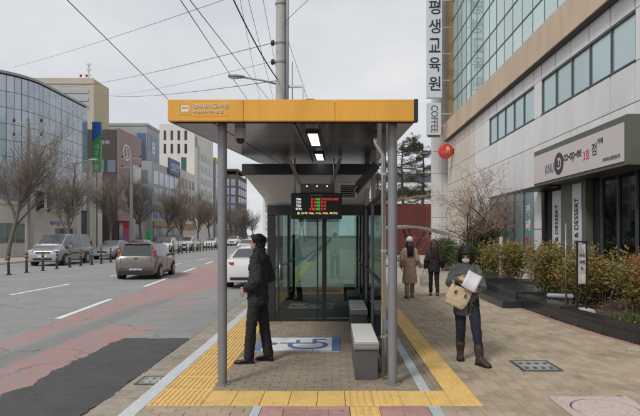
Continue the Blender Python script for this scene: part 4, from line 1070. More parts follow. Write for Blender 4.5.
# dead leaves in the bed
m = MB()
for k in range(700):
    x, y = rng.uniform(4.9, 6.8), rng.uniform(7.4, 13); leaf(m, Vector((x, y, 0.235)), Vector((rng.gauss(0,1), rng.gauss(0,1), rng.gauss(0,.15))), rng.uniform(0.03,0.07), 0.03, rng)
ramp_mat('dead_leaf', [(0.11,0.06,0.03),(0.20,0.12,0.06),(0.30,0.21,0.12)], 0.8, scale=5)
m2_ = MB()
for k in range(70):
    x, y = rng.choice((rng.uniform(1.6, 4.3), rng.uniform(3.2, 4.4), rng.uniform(-1.3, 0.8))), rng.uniform(5.2, 13)
    leaf(m2_, Vector((x, y, 0.007)), Vector((rng.gauss(0,1), rng.gauss(0,1), rng.gauss(0.05,.08))), rng.uniform(0.015,0.045), 0.018, rng)
tag(m2_.build('fallen_leaves', 'dead_leaf'), 'few small dry leaves blown over the brick pavement', 'leaves', kind='stuff')
tag(m.build('leaf_litter', 'dead_leaf'), 'brown fallen leaves scattered over the planting bed', 'leaf litter', kind='stuff')

# bare trees grown by branching
def bare_tree(seed, h, trunk_h, r0, spread, levels, kids_n, twig_mat, bark_mat, up=0.25, trunks=1):
    rng = random.Random(seed); trunk = MB(); crown = MB()
    def grow(p, d, ln, r, lev):
        n_ = 4 if lev <= 1 else 3; pts = [p.copy()]; q = p.copy(); dd = d.copy(); rad = [r]
        for k in range(n_):
            dd = (dd + Vector((rng.gauss(0,.14 if lev or trunks > 1 else .05), rng.gauss(0,.14 if lev or trunks > 1 else .05), rng.gauss(0,.10)+up*0.18))).normalized()
            q = q + dd*ln/n_; pts.append(q.copy()); rad.append(max(0.0045, r*(1-(k+1)/n_*0.5)))
        (trunk if lev <= 1 else crown).tube(pts, rad, 7 if lev == 0 else (5 if lev == 1 else 3), cap=False)
        if lev >= levels: return
        nk = kids_n[lev]
        for k in range(nk):
            t = (0.45 if lev == 0 else 0.22) + (1-(0.45 if lev == 0 else 0.22))*(k+rng.random()*0.8)/nk
            i = min(int(t*n_), n_-1); b = pts[i].lerp(pts[i+1], t*n_-i)
            ax = dd.orthogonal(); ax.rotate(Matrix.Rotation(rng.uniform(0, 6.28), 3, dd))
            ang = spread*rng.uniform(0.6, 1.25)*(0.8 if lev == 0 else 1.0)
            nd = (dd*math.cos(ang) + ax.normalized()*math.sin(ang) + Vector((0,0,up*0.5))).normalized()
            grow(b, nd, ln*rng.uniform(0.5, 0.78)*(1.05 if lev == 0 else 0.85), rad[i]*(0.62 if lev == 0 else 0.55), lev+1)
    for k in range(trunks):
        d = Vector((rng.gauss(0,.05)+ (0.35*math.cos(k*2.1) if trunks > 1 else 0), rng.gauss(0,.05)+(0.35*math.sin(k*2.1) if trunks > 1 else 0), 1)).normalized()
        grow(Vector((0,0,-0.05)), d, trunk_h, r0, 0)
    return trunk.mesh(bark_mat, True, 'trunk', False)[0], crown.mesh(twig_mat, False, 'crown', False)[0]
variants = [bare_tree(s, 9, 5.2, 0.15, 0.56, 4, [11, 8, 7, 6], 'twig', 'bark', 0.3) for s in (3, 8, 15, 21)]
TL = ['big bare street tree in front of the low cream annex at the left edge',
      'bare tree beside the van in front of the blue glass building', 'bare tree below the green and blue banner',
      'bare tree before the pink shopfront with round logo', 'bare tree right of the pink shopfront, above the hatchback', 'bare tree in front of the shop with dark blue roof sign',
      'bare tree standing before the cream low block', 'bare tree just left of the front shelter post', 'bare tree mostly hidden behind the front shelter post',
      'distant bare tree just right of the front shelter post', 'distant bare tree, second to the right of the front post',
      'distant bare tree, third to the right of the front post', 'distant bare tree, last but one before the booth in the far row', 'distant bare tree nearest the booth at the end of the far row']
for k, lab in enumerate(TL):
    y = 35.4 + k*8.2; x = -21.5
    t = thing('bare_tree', lab, 'tree', (x, y, 0), 'bare street trees on the far pavement')
    a, b = variants[k % 4]; s = (10.8 if k == 0 else random.uniform(9.0, 10.4))/max(v.co.z for v in b.vertices)
    for nm, me in (('trunk', a), ('crown', b)): put(nm, me, (x, y, 0), t)
    t.scale = (s*random.uniform(1.15, 1.4), s*random.uniform(1.15, 1.4), s); t.rotation_euler.z = random.uniform(0, 6.28)
# trees beyond, closing the end of the street
for k, (x, y, lab) in enumerate(((-14, 150, 'hazy bare tree at the far left bend of the street'), (-9, 160, 'hazy bare tree closing the middle of the street'), (-5, 150, 'hazy bare tree just left of the booth'), (-19, 165, 'hazy bare tree before the distant dark tower'))):
    t = thing('bare_tree', lab, 'tree', (x, y, 0), 'bare trees at the end of the street')
    for nm, me in (('trunk', variants[k][0]), ('crown', variants[k][1])): put(nm, me, (x, y, 0), t)
    t.scale = (1.5,)*3; t.rotation_euler.z = k*1.3
# ornamental tree by the building
a, b = bare_tree(33, 4.6, 2.35, 0.055, 1.0, 4, [7, 6, 5, 4], 'twig_red', 'bark_dark', 0.22, trunks=3)
t = thing('bare_tree', 'small spreading bare ornamental tree with reddish twigs beside the pale building', 'tree', (5.9, 22.0, 0))
for nm, me in (('trunk', a), ('crown', b)): put(nm, me, (5.9, 22.0, 0), t)
t.scale = (1.2, 1.2, 1.0)
# pine behind
def pine(seed, h):
    rng = random.Random(seed); tr = MB(); nd = MB()
    tr.tube([(0,0,-0.1),(0.1,0,h*0.4),(0.0,0.15,h*0.75),(0.1,0,h)], [0.2,0.16,0.1,0.03], 8)
    for k in range(34):
        z = h*rng.uniform(0.38, 1.0); a = rng.uniform(0, 6.28); ln = (1.25-z/h)*h*0.42*rng.uniform(0.6, 1.1)+0.3
        d = Vector((math.cos(a), math.sin(a), rng.uniform(0.0, 0.35))); p0 = Vector((0.05,0.05,z)); p1 = p0 + d*ln
        tr.tube([p0, p0.lerp(p1, .5)+Vector((0,0,-0.08)), p1], [0.05, 0.035, 0.015], 5)
        for c in range(8):
            t_ = rng.uniform(0.35, 1.05); cpt = p0.lerp(p1, t_) + Vector((rng.gauss(0,.25), rng.gauss(0,.25), rng.gauss(0,.15)))
            for q in range(42):
                dd = Vector((rng.gauss(0,1), rng.gauss(0,1), rng.gauss(0.35,0.7))); leaf(nd, cpt+dd*0.05, dd, rng.uniform(0.13,0.28), 0.03, rng)
    return tr.mesh('bark_dark', True, 'trunk', False)[0], nd.mesh('pine_needle', False, 'needles', False)[0]
pa, pb = pine(4, 11)
for (x, y, s, lab) in ((6.6, 53, 1.0, 'tall dark pine behind the red wall to the right of the shelter'), (4.6, 60, 0.95, 'second pine partly hidden by the shelter post'), (9.5, 58, 1.05, 'pine mostly hidden behind the corner signs')):
    t = thing('pine_tree', lab, 'tree', (x, y, 0), 'pines behind the red wall')
    for nm, me in (('trunk', pa), ('crown', pb)): put(nm, me, (x, y, 0), t)
    t.scale = (s,)*3; t.rotation_euler.z = x

# ================================================================== UTILITY POLE AND WIRES
M('concrete', (0.46, 0.45, 0.43), 0.85, var=0.12, scale=5, bump=0.3, bscale=60, dirt=0.25)
M('cable', (0.045, 0.045, 0.05), 0.7, var=0.05)
M('lamp_grey', (0.30, 0.31, 0.32), 0.45, metal=0.3, var=0.08)
M('porcelain', (0.035, 0.03, 0.03), 0.35, var=0.1)
up = thing('utility_pole', 'tall round concrete utility pole rising behind the shelter roof', 'utility pole', (-1.62, 16.2, 0))
MB().lathe((-1.62,16.2,0), [(0.19,0),(0.17,3),(0.135,14)], 18).build('shaft', 'concrete', up, 60)
MB().tube([(-1.44,16.12,0.5),(-1.42,16.12,6.8),(-1.42,16.1,13)], 0.04, 8).build('cable_duct', 'lamp_grey', up, True)
for z in (7.42, 6.85, 8.6, 4.2): MB().lathe((-1.62,16.2,z), [(0.175,0),(0.175,0.05)], 18).build('band', 'lamp_grey', up)
for z in (7.42, 6.85): MB().lathe((-1.86,16.15,z-0.05), [(0.04,0),(0.06,0.03),(0.06,0.12),(0.03,0.16)], 12).build('insulator', 'porcelain', up, True)
B(-1.40, -0.92, 16.15, 16.23, 6.12, 6.18).build('cross_arm', 'seat_white', up)
B(-0.98, -0.92, 16.15, 16.23, 5.5, 6.119).build('arm_strut', 'seat_white', up)
MB().tube([(-1.28,16.2,5.4),(-1.28,16.2,6.9)], 0.018, 6).build('pin', 'lamp_grey', up, True)
MB().obox((-0.75, 16.2, 5.72), 0.25, 0.1, 0.12, bev=0.01).build('junction_box', 'black_plastic', up)
sl_ = thing('street_light', 'street lamp head on a long arm fixed to the utility pole', 'street light', (-2.4, 16.2, 6.3))
MB().tube([(-1.75,16.15,6.22),(-2.2,16.15,6.33),(-2.75,16.15,6.42)], 0.028, 8).build('arm', 'lamp_grey', sl_, True)
MB().loft([[(-2.70-0.5*u, 16.15+w*math.cos(a), 6.43+0.03*u+hh*math.sin(a)) for a in [2*math.pi*k/12 for k in range(12)]] for (u, w, hh) in ((0,0.04,0.03),(0.2,0.09,0.05),(0.6,0.12,0.06),(0.95,0.09,0.045),(1.0,0.03,0.02))]).build('head', 'lamp_grey', sl_, True)
MB().ell((-3.0,16.15,6.40), 0.16, 0.08, 0.035).build('lens', 'seat_white', sl_, True)

WI = 0
def wire(label, a, b, sag=0.0, r=0.012, n_=14):
    a, b = Vector(a), Vector(b); pts = []
    for k in range(n_+1):
        t = k/n_; p = a.lerp(b, t); p.z -= sag*4*t*(1-t); pts.append(p)
    tag(MB().tube(pts, r*0.78, 5).build('overhead_wire', 'cable', None, True), label, 'wire', 'overhead wires')
def W(px, py, Y): return ((px-335)*Y/540, Y, 1.7-(py-235)*Y/540)
wire('thick black wire slanting steeply across the upper left sky to the roof corner', W(50,-17,9.5), W(190,121,24), 0.0, 0.013)
wire('long thin wire rising from the glass building to the upper sky', W(14,67,55), W(240,-6,20), 0.15, 0.013)
wire('wire running from the left building to the upper insulator on the pole', W(60,87,58), (-1.86,16.15,7.45), 0.3, 0.013)
wire('faint wire just below the upper insulator wire', W(96,96,62), (-1.86,16.15,6.9), 0.3, 0.008)
wire('nearly level wire from the brown tower to the street lamp arm', W(98,94,70), (-1.75,16.1,6.3), 0.4, 0.014)
wire('left one of two parallel wires slanting over the shelter', W(174,-10,10), W(262,120,30), 0.05, 0.012)
wire('right one of two parallel wires slanting over the shelter', W(183,-9,10), W(278,110,30), 0.05, 0.012)
wire('thick twisted cable sagging down to the pole from top of frame', W(230,-8,12), (-1.72,16.1,6.35), 0.12, 0.022)
wire('thin wire dropping just left of the thick cable', W(247,-6,12), W(276,110,24), 0, 0.008)
wire('thin steep wire close to the left side of the pole', W(262,-6,13), W(284,110,24), 0, 0.008)
wire('thin wire between thick cable and pole', W(239,-6,12), W(262,110,26), 0, 0.007)
wire('short wire leaving the pole to the upper right', (-1.5,16.1,8.05), W(314,-6,14), 0, 0.009)
wire('thin stay wire running down right of the pole', W(288,40,16.1), W(310,106,20), 0, 0.009)

# ================================================================== FAR SIDE OF THE STREET
M('blue_glass', (0.17, 0.28, 0.43), 0.06, var=0.15, scale=0.25, rnd=0.22, ior=3.0)
M('grey_glass', (0.25, 0.325, 0.42), 0.09, var=0.10, scale=0.25, rnd=0.16, ior=2.9)
M('cream_wall', (0.62, 0.58, 0.52), 0.7, var=0.07, scale=0.8, dirt=0.2)
M('beige_tower', (0.52, 0.47, 0.40), 0.75, var=0.08, scale=0.6, rnd=0.05, dirt=0.2)
M('yellow_wall', (0.52, 0.46, 0.31), 0.75, var=0.08, scale=0.6, dirt=0.2)
M('dark_brick', (0.085, 0.075, 0.068), 0.8, var=0.15, scale=2, dirt=0.2)
M('pink_wall', (0.33, 0.245, 0.235), 0.75, var=0.08, scale=1, dirt=0.15)
M('grey_wall', (0.38, 0.39, 0.40), 0.7, var=0.06, scale=0.7, dirt=0.2)
M('white_tower', (0.66, 0.64, 0.60), 0.7, var=0.05, scale=0.5, dirt=0.15)
M('dark_window', (0.045, 0.055, 0.065), 0.1, var=0.2, scale=0.4, rnd=0.3)
M('green_window', (0.07, 0.13, 0.12), 0.08, var=0.2, scale=0.3, rnd=0.2, ior=1.8)
M('banner_green', (0.05, 0.36, 0.10), 0.5, var=0.06); M('banner_blue', (0.03, 0.12, 0.42), 0.5, var=0.06)
M('sign_blue', (0.05, 0.09, 0.22), 0.5, var=0.1); M('sign_white', (0.62, 0.62, 0.62), 0.5, var=0.08, scale=3)
M('sign_magenta', (0.45, 0.13, 0.26), 0.5, var=0.1); M('sign_orange', (0.36, 0.22, 0.12), 0.5, var=0.1)
M('blue_panel', (0.13, 0.20, 0.32), 0.3, var=0.1, scale=0.6, rnd=0.08)

def bld(name, label, x, y): return thing(name, label, 'building', (x, y, 0))
def face_y(t, x0, x1, y, z0, z1, nx, nz, mat, gap=0.04, name='pane', proud=0.05):
    for i in range(nx):
        for j in range(nz):
            a = x0+(x1-x0)*i/nx; b = x0+(x1-x0)*(i+1)/nx; c = z0+(z1-z0)*j/nz; d = z0+(z1-z0)*(j+1)/nz
            B(a+gap, b-gap, y-proud, y-0.002, c+gap, d-gap).build(name, mat, t)
def face_x(t, x, y0, y1, z0, z1, ny, nz, mat, gap=0.04, name='pane', proud=0.05):
    for i in range(ny):
        for j in range(nz):
            a = y0+(y1-y0)*i/ny; b = y0+(y1-y0)*(i+1)/ny; c = z0+(z1-z0)*j/nz; d = z0+(z1-z0)*(j+1)/nz
            B(x+0.002, x+proud, a+gap, b-gap, c+gap, d-gap).build(name, mat, t)
XF = -27.0
# 1 blue glass block with cream annex
b1_ = bld('glass_office_block', 'large blue grey glass office block on the left', -34, 52)
GP = [(-46.0, 44.4)]
for k in range(12): GP.append((-46.0+1.1*(k+1), 44.4))
for k in range(1, 15):
    a_ = R(-90+k*90/14); GP.append((-32.8+5.7*math.cos(a_), 50.1+5.7*math.sin(a_)))
for k in range(8): GP.append((-27.1, 50.1+1.12*(k+1)))
MB().loft([[(x-0.15 if x > -32 else x, y+0.15, z) for x, y in GP]+[(-46, GP[-1][1], z)] for z in (0, 15.6)]).build('wall', 'mullion', b1_)
MB().loft([[(x+(0.12 if x > -32 else 0), y-0.1, z) for x, y in GP]+[(-46, GP[-1][1]+0.1, z)] for z in (15.6, 15.82)]).build('roof_edge', 'lamp_grey', b1_)
for i_, (a_, c_) in enumerate(zip(GP[:-1], GP[1:])):
    d_ = Vector((c_[0]-a_[0], c_[1]-a_[1])); L_ = d_.length; an2 = math.atan2(d_.y, d_.x)
    for j_ in range(8):
        z_ = 4.3+j_*1.4
        dk_ = (i_ in (11, 12) and j_ % 2 == 1)
        MB().obox(((a_[0]+c_[0])/2, (a_[1]+c_[1])/2, z_+0.7), L_-0.05, 0.06, 1.36, (0,0,an2)).build('pane', 'dark_window' if dk_ else ('blue_glass' if i_ < 15 else 'grey_glass'), b1_)
an_ = bld('cream_annex', 'low cream annex with flat roof and dark windows behind the van', -26, 48)
B(-48, -25.4, 38.5, 44.6, 0, 4.1).build('ground_floor', 'cream_wall', an_)
B(-48, -25.3, 38.4, 44.7, 4.1, 4.4).build('parapet', 'cream_wall', an_)
B(-26.95, -25.0, 44.8, 53.2, 0, 5.9).build('wall', 'cream_wall', an_)
B(-27, -24.9, 44.75, 53.3, 5.9, 6.1).build('parapet', 'cream_wall', an_)
B(-32, -25.5, 38.6, 44.5, 4.4, 7.2).build('upper_block', 'grey_glass', an_)
face_x(an_, -25.4, 38.9, 44.2, 1.0, 2.7, 4, 1, 'green_window', 0.08, 'window')
face_y(an_, -40, -25.8, 38.5, 1.0, 2.7, 9, 1, 'green_window', 0.08, 'window')
for (a, b) in ((45.2,46.3),(46.9,49.4),(50.0,51.2)):
    w_ = B(-25.0+0.002, -24.95, a, b, 3.7, 5.4).build('window', 'dark_window', an_)
    MB().obox((-24.80, (a+b)/2, 3.75), 0.04, b-a-0.1, 0.7, (0, R(55), 0)).build('open_sash', 'sign_white', w_)
B(-25+0.002, -24.93, 48.3, 51.3, 0.0, 2.3).build('entrance', 'dark_window', an_)
lettering('새마을', 0.5, (-24.98, 48.2, 2.75), '+X', 'banner_blue', an_, width=1.9, height=0.4); lettering('금고', 0.5, (-24.98, 50.3, 2.75), '+X', 'banner_green', an_, width=1.5, height=0.4)
B(-24.9, -24.6, 51.5, 51.7, 0, 2.4).build('poster_stand', 'sign_white', an_)
# 2 beige tower behind
b2_ = bld('beige_tower', 'beige tower with rooftop mast behind the glass block', -39, 77)
B(-46, -33.6, 75, 80, 0, 23.2).build('wall', 'beige_tower', b2_); B(-33.6+0.002, -33.5, 75, 80, 0, 23.4).build('side_wall', 'yellow_wall', b2_)
B(-46.1, -33.5, 74.9, 75.0, 22.7, 23.5).build('parapet', 'beige_tower', b2_)
for k in range(3): B(-45.5, -34.2, 74.93, 74.998, 19.2+k*1.1, 19.7+k*1.1).build('window_band', 'grey_glass', b2_)
MB().tube([(-35.1,77,23.2),(-35.1,77,26.2)], 0.06, 6).build('mast', 'lamp_grey', b2_)
for z in (24.4, 25.2, 25.9): B(-35.4, -34.8, 76.9, 77.1, z, z+0.25).build('antenna', 'sign_white', b2_)
for x in (-35.4, -34.6): MB().ell((x,75.2,23.9), 0.18, 0.18, 0.2).build('warning_light', 'sign_red', b2_)
# green banner sign on its own mast
gs = thing('banner_sign', 'tall vertical banner, blue on top and green below, on the far pavement', 'sign', (-26.2, 60, 0))
B(-27.0, -26.05, 60, 60.35, 8.7, 12.0).build('green_panel', 'banner_green', gs)
MB().add([(-27.0,60,12.02),(-26.05,60,12.9),(-26.05,60,14.3),(-27.0,60,14.3),(-27.0,60.35,12.02),(-26.05,60.35,12.9),(-26.05,60.35,14.3),(-27.0,60.35,14.3)], [(0,1,2,3),(4,7,6,5),(0,4,5,1),(1,5,6,2),(2,6,7,3),(3,7,4,0)]).build('blue_panel', 'banner_blue', gs)
MB().add([(-27.0,60,12.01),(-26.05,60,12.01),(-26.05,60,12.88)], [(0,1,2)]).build('green_wedge', 'banner_green', gs)
for k, ch in enumerate('대구은행'): lettering(ch, 0.6, (-26.52, 59.99, 11.5-k*0.75), '-Y', 'letter_white' if k else 'sign_gold', gs, height=0.55, width=0.5)
B(-26.6, -26.45, 60.1, 60.25, 0, 8.7).build('mast', 'lamp_grey', gs)
cp = bld('cream_stair_tower', 'narrow cream stair tower below the green banner', -27.5, 60.5)
B(-30, -26.9, 59.3, 62.4, 0, 9.5).build('wall', 'cream_wall', cp)
for k in range(3): B(-28.2, -27.5, 59.23, 59.298, 1.4+k*2.7, 3.0+k*2.7).build('window', 'dark_window', cp)
# 3 dark block with pink front
b3_ = bld('brick_shop_block', 'dark brick block with a pinkish front and white ring logo', -29, 70)
B(-31.5, XF, 67, 75, 0, 14.8).build('wall', 'dark_brick', b3_)
B(XF+0.002, XF+0.12, 67, 75, 3.5, 15.0).build('front_panel', 'pink_wall', b3_)
lg = MB()
for k in range(28):
    a0, a1 = 2*math.pi*k/28, 2*math.pi*(k+1)/28
    lg.add([(XF+0.16, 69.6+r*1.15*math.cos(a), 12.3+r*math.sin(a)) for r, a in ((0.85,a0),(1.05,a0),(1.05,a1),(0.85,a1))], [(0,1,2,3)])
lg.build('ring_logo', 'letter_white', b3_)
lettering('S', 1.2, (XF+0.16, 69.6, 12.3), '+X', 'letter_white', b3_, height=1.2, width=0.7)
for (a,b,c,d) in ((71,74.6,8.6,11.0),(71,74.6,5.2,7.6),(68,70.5,6,7.6)): B(XF+0.122, XF+0.2, a, b, c, d).build('window', 'sign_white', b3_)
for k in range(4): B(-31.2+k*1.1, -30.5+k*1.1, 66.94, 66.998, 6.0, 7.6).build('window', 'dark_window', b3_)
for k in range(3): B(-31.0+k*1.4, -30.0+k*1.4, 66.94, 66.998, 9.5, 11.0).build('window', 'grey_glass', b3_)
lettering('마트', 0.6, (-28.5, 66.97, 13.2), '-Y', 'letter_white', b3_, height=0.5, width=1.2)
B(XF+0.002, XF+0.15, 67.2, 74.8, 0.3, 3.2).build('shop_window', 'dark_window', b3_)
# 4 grey box behind
b4_ = bld('grey_office', 'grey office box with blue corner panels behind the pink block', -34, 87)
B(-40, -29.6, 85, 91, 0, 18.9).build('wall', 'grey_wall', b4_); B(-40.1, -29.5, 84.9, 91, 18.9, 19.3).build('parapet', 'grey_wall', b4_)
face_x(b4_, -29.6, 85.2, 90.8, 13.5, 17.8, 3, 2, 'blue_panel'); face_y(b4_, -31.2, -29.7, 85, 13.5, 17.8, 1, 2, 'blue_panel')
lettering('8', 2, (-29.54, 88, 15.8), '+X', 'letter_white', b4_, height=1.9, width=1.6)
# 5 shops with signs
b5_ = bld('shop_block', 'mid height shop block with a dark blue roof sign', -29, 86)
B(-34, XF, 79.5, 93.5, 0, 12.6).build('wall', 'grey_wall', b5_)
face_x(b5_, XF, 80, 93, 4.0, 11.6, 5, 3, 'grey_glass', 0.25, 'window')
face_y(b5_, -33.5, -27.3, 79.5, 4.0, 11.6, 3, 3, 'grey_glass', 0.3, 'window')
sg5 = B(XF+0.06, XF+0.3, 87.0, 93.0, 11.7, 14.2).build('roof_sign', 'sign_blue', b5_)
lettering('신협은행', 1, (XF+0.32, 90.0, 12.95), '+X', 'letter_white', sg5, width=4.6, height=1.3)
B(XF+0.06, XF+0.25, 80, 93, 3.0, 3.8).build('shop_sign', 'sign_orange', b5_); B(XF+0.052, XF+0.1, 80, 93, 0.2, 2.9).build('shop_window', 'dark_window', b5_)
# 6 white tower
b6_ = bld('white_tower', 'white tower block with small slit windows and green glass stripes', -31, 112)
B(-34.2, -27.3, 105, 121, 0, 23.3).build('wall', 'white_tower', b6_)
B(-33, -31.6, 108, 111, 23.3, 25.2).build('roof_plant', 'sign_white', b6_)
for i in range(4):
    for j in range(2): B(-33.3+i*1.35, -32.85+i*1.35, 104.93, 104.998, 17.6+j*2.6, 19.4+j*2.6).build('window', 'dark_window', b6_)
B(-29.9, -28.9, 104.93, 104.998, 12.5, 16.8).build('tall_window', 'green_window', b6_)
for j in range(4): B(-33.2, -29.0, 104.93, 104.998, 2.5+j*2.5, 3.8+j*2.5).build('window', 'dark_window', b6_)
for (a, b, nm) in ((107.5,109.3,8),):
    for j in range(nm): B(-27.298, -27.24, a, b, 2.0+j*2.2, 4.1+j*2.2).build('window', 'green_window', b6_)
for i in range(3):
    for j in range(6): B(-27.298, -27.24, 110.5+i*3.3, 113.0+i*3.3, 5+j*2.4, 6.3+j*2.4).build('window', 'green_window', b6_)
for i in range(2): B(-27.298, -27.24, 105.6+i*0.9, 106.0+i*0.9, 19.0, 21.0).build('window', 'dark_window', b6_)
# 7 cream low block in front of the tower
b7_ = bld('cream_block', 'low cream block in front of the white tower', -29, 99)
B(-30.6, XF, 94.6, 104.4, 0, 13.2).build('wall', 'cream_wall', b7_)
for i in range(2): B(-30.0+i*1.4, -29.4+i*1.4, 94.54, 94.598, 9.4, 10.9).build('window', 'dark_window', b7_)
for i in range(4):
    for j in range(3): B(XF+0.002, XF+0.06, 95.2+i*2.3, 96.6+i*2.3, 4.4+j*2.9, 6.0+j*2.9).build('window', 'dark_window', b7_)
B(XF+0.002, XF+0.3, 95, 104, 2.8, 3.7).build('shop_sign', 'sign_orange', b7_)
# 8, 9 further on
b8_ = bld('glass_shop_block', 'distant blue glass block with a yellow roof line', -29, 126)
B(-33, XF, 122, 131, 0, 18.4).build('wall', 'grey_wall', b8_); B(-33.1, XF+0.1, 121.9, 131, 18.4, 19.2).build('roof_line', 'fascia_yellow', b8_)
face_x(b8_, XF, 122.3, 130.7, 3.5, 18.0, 4, 5, 'blue_glass', 0.1)
b9_ = bld('dark_tower', 'distant dark tower with an open roof frame behind the front post', -30, 160)
B(-33, -27, 150, 165, 0, 18.5).build('wall', 'dark_brick', b9_); face_x(b9_, -27, 150.5, 164.5, 3, 17.5, 4, 6, 'dark_window', 0.25, 'window')
face_y(b9_, -32.6, -27.4, 150, 3, 17.5, 3, 6, 'grey_glass', 0.25, 'window')
B(-33, -27, 150, 165, 19.6, 20.1).build('roof_frame', 'dark_brick', b9_)
for x in (-32.9, -27.3): 
    for y in (150.1, 164.6): B(x, x+0.3, y, y+0.3, 18.5, 19.6).build('roof_post', 'dark_brick', b9_)
b10 = bld('pale_block', 'very distant pale block closing the street', -24, 240)
B(-32, -16, 240, 255, 0, 20).build('wall', 'white_tower', b10); face_y(b10, -31.5, -16.5, 240, 3, 19, 6, 6, 'grey_glass', 0.5, 'window')
b11 = bld('grey_block', 'very distant grey block left of the booth', -8, 260)
B(-14, 2, 260, 275, 0, 17).build('wall', 'grey_wall', b11); face_y(b11, -13.5, 1.5, 260, 3, 16, 6, 5, 'grey_glass', 0.5, 'window')
# shop front clutter on the far pavement
for (x, y, w, h, mat, lab) in ((-24.6, 63.5, 0.7, 2.5, 'sign_magenta', 'magenta standing banner on the far pavement'), (-24.4, 65.2, 0.5, 4.6, 'sign_white', 'white standing banner next to the magenta one'), (-24.3, 70.5, 0.7, 2.2, 'banner_green', 'light green standing banner on the far pavement')):
    t = thing('standing_banner', lab, 'banner', (x, y, 0))
    B(x-w/2, x+w/2, y, y+0.06, 0.3, h).build('cloth', mat, t); B(x-0.04, x+0.04, y+0.062, y+0.12, 0.0, h).build('pole', 'steel', t); B(x-w/3, x+w/3, y-0.2, y+0.3, 0, 0.06).build('base', 'black_plastic', t)
    if mat == 'sign_magenta': B(x-w/2, x+w/2, y-0.01, y+0.059, h+0.02, h+0.75).build('top_panel', 'sign_red', t)
M('concrete_dark', (0.27, 0.265, 0.255), 0.85, var=0.12, scale=5)
# far street poles
for (x, y, h, r, lab) in ((-21.4, 37.6, 9.8, 0.17, 'grey concrete pole left of the van'), (-21.3, 56.5, 10.0, 0.2, 'grey concrete pole above the small hatchback'), (-21.3, 44.2, 7.6, 0.07, 'slim lamp post in front of the cream annex')):
    t = thing('concrete_pole', lab, 'utility pole', (x, y, 0))
    MB().lathe((x,y,0), [(r,0),(r*0.75,h)], 12).build('shaft', 'concrete_dark', t, 60)
    if r > 0.1:
        for k, z in enumerate((h-0.35, h-1.3)):
            B(x-1.1, x+1.1, y-0.05, y+0.05, z, z+0.1).build('cross_arm', 'lamp_grey', t)
            for q in (-0.95, 0, 0.95): MB().lathe((x+q,y,z+0.1), [(0.05,0),(0.08,0.05),(0.08,0.22),(0.04,0.28)], 8).build('insulator', 'porcelain', t, True)
    else:
        MB().tube([(x,y,h-0.1),(x+1.2,y,h+0.25)], 0.04, 6).build('arm', 'lamp_grey', t); MB().ell((x+1.5,y,h+0.28), 0.35, 0.13, 0.07).build('lamp_head', 'sign_white', t, True)

# ---- median posts
M('post_black', (0.028, 0.027, 0.026), 0.5, var=0.15, scale=6, dirt=0.3); M('post_yellow', (0.45, 0.27, 0.06), 0.45, var=0.08)
proto = thing('median_post', 'black post with yellow reflective bands in the row along the road median', 'bollard', (0,0,0), 'posts along the road median')
MB().lathe((0,0,0), [(0.12,0),(0.12,0.03),(0.062,0.045),(0.058,0.94),(0.03,0.98)], 12).build('shaft', 'post_black', proto, 40)
for z in (0.62, 0.80): MB().lathe((0,0,z), [(0.0635,0),(0.0635,0.06)], 12).build('band', 'post_yellow', proto)
for k in range(34):
    o = proto if k == 0 else copy_tree(proto)
    o.location = (-15.1+random.uniform(-.03,.03), 23.6+k*1.42, ZR); o.rotation_euler = (random.uniform(-.02,.02), random.uniform(-.02,.02), 0)

# ================================================================== VEHICLES
M('tyre', (0.022, 0.022, 0.022), 0.85, var=0.15); M('rim', (0.40, 0.41, 0.42), 0.35, metal=0.7, var=0.08)
M('car_glass', (0.028, 0.033, 0.036), 0.05, var=0.1, scale=1, ior=1.9)
M('car_trim', (0.022, 0.022, 0.024), 0.55, var=0.1)
M('tail_red', (0.30, 0.016, 0.014), 0.15, var=0.1, coat=0.6); M('head_clear', (0.55, 0.57, 0.60), 0.1, var=0.1, coat=0.8); M('amber', (0.6, 0.22, 0.03), 0.2, var=0.05)
M('plate_white', (0.70, 0.70, 0.70), 0.5, var=0.05)
M('paint_taupe', (0.125, 0.115, 0.10), 0.32, metal=0.45, var=0.05, coat=0.7); M('paint_silver', (0.30, 0.31, 0.325), 0.32, metal=0.5, var=0.04, coat=0.7)
M('paint_white', (0.68, 0.68, 0.68), 0.35, var=0.03, coat=0.7); M('paint_grey', (0.13, 0.135, 0.145), 0.32, metal=0.4, var=0.05, coat=0.7); M('paint_black', (0.02, 0.02, 0.023), 0.3, var=0.05, coat=0.8)

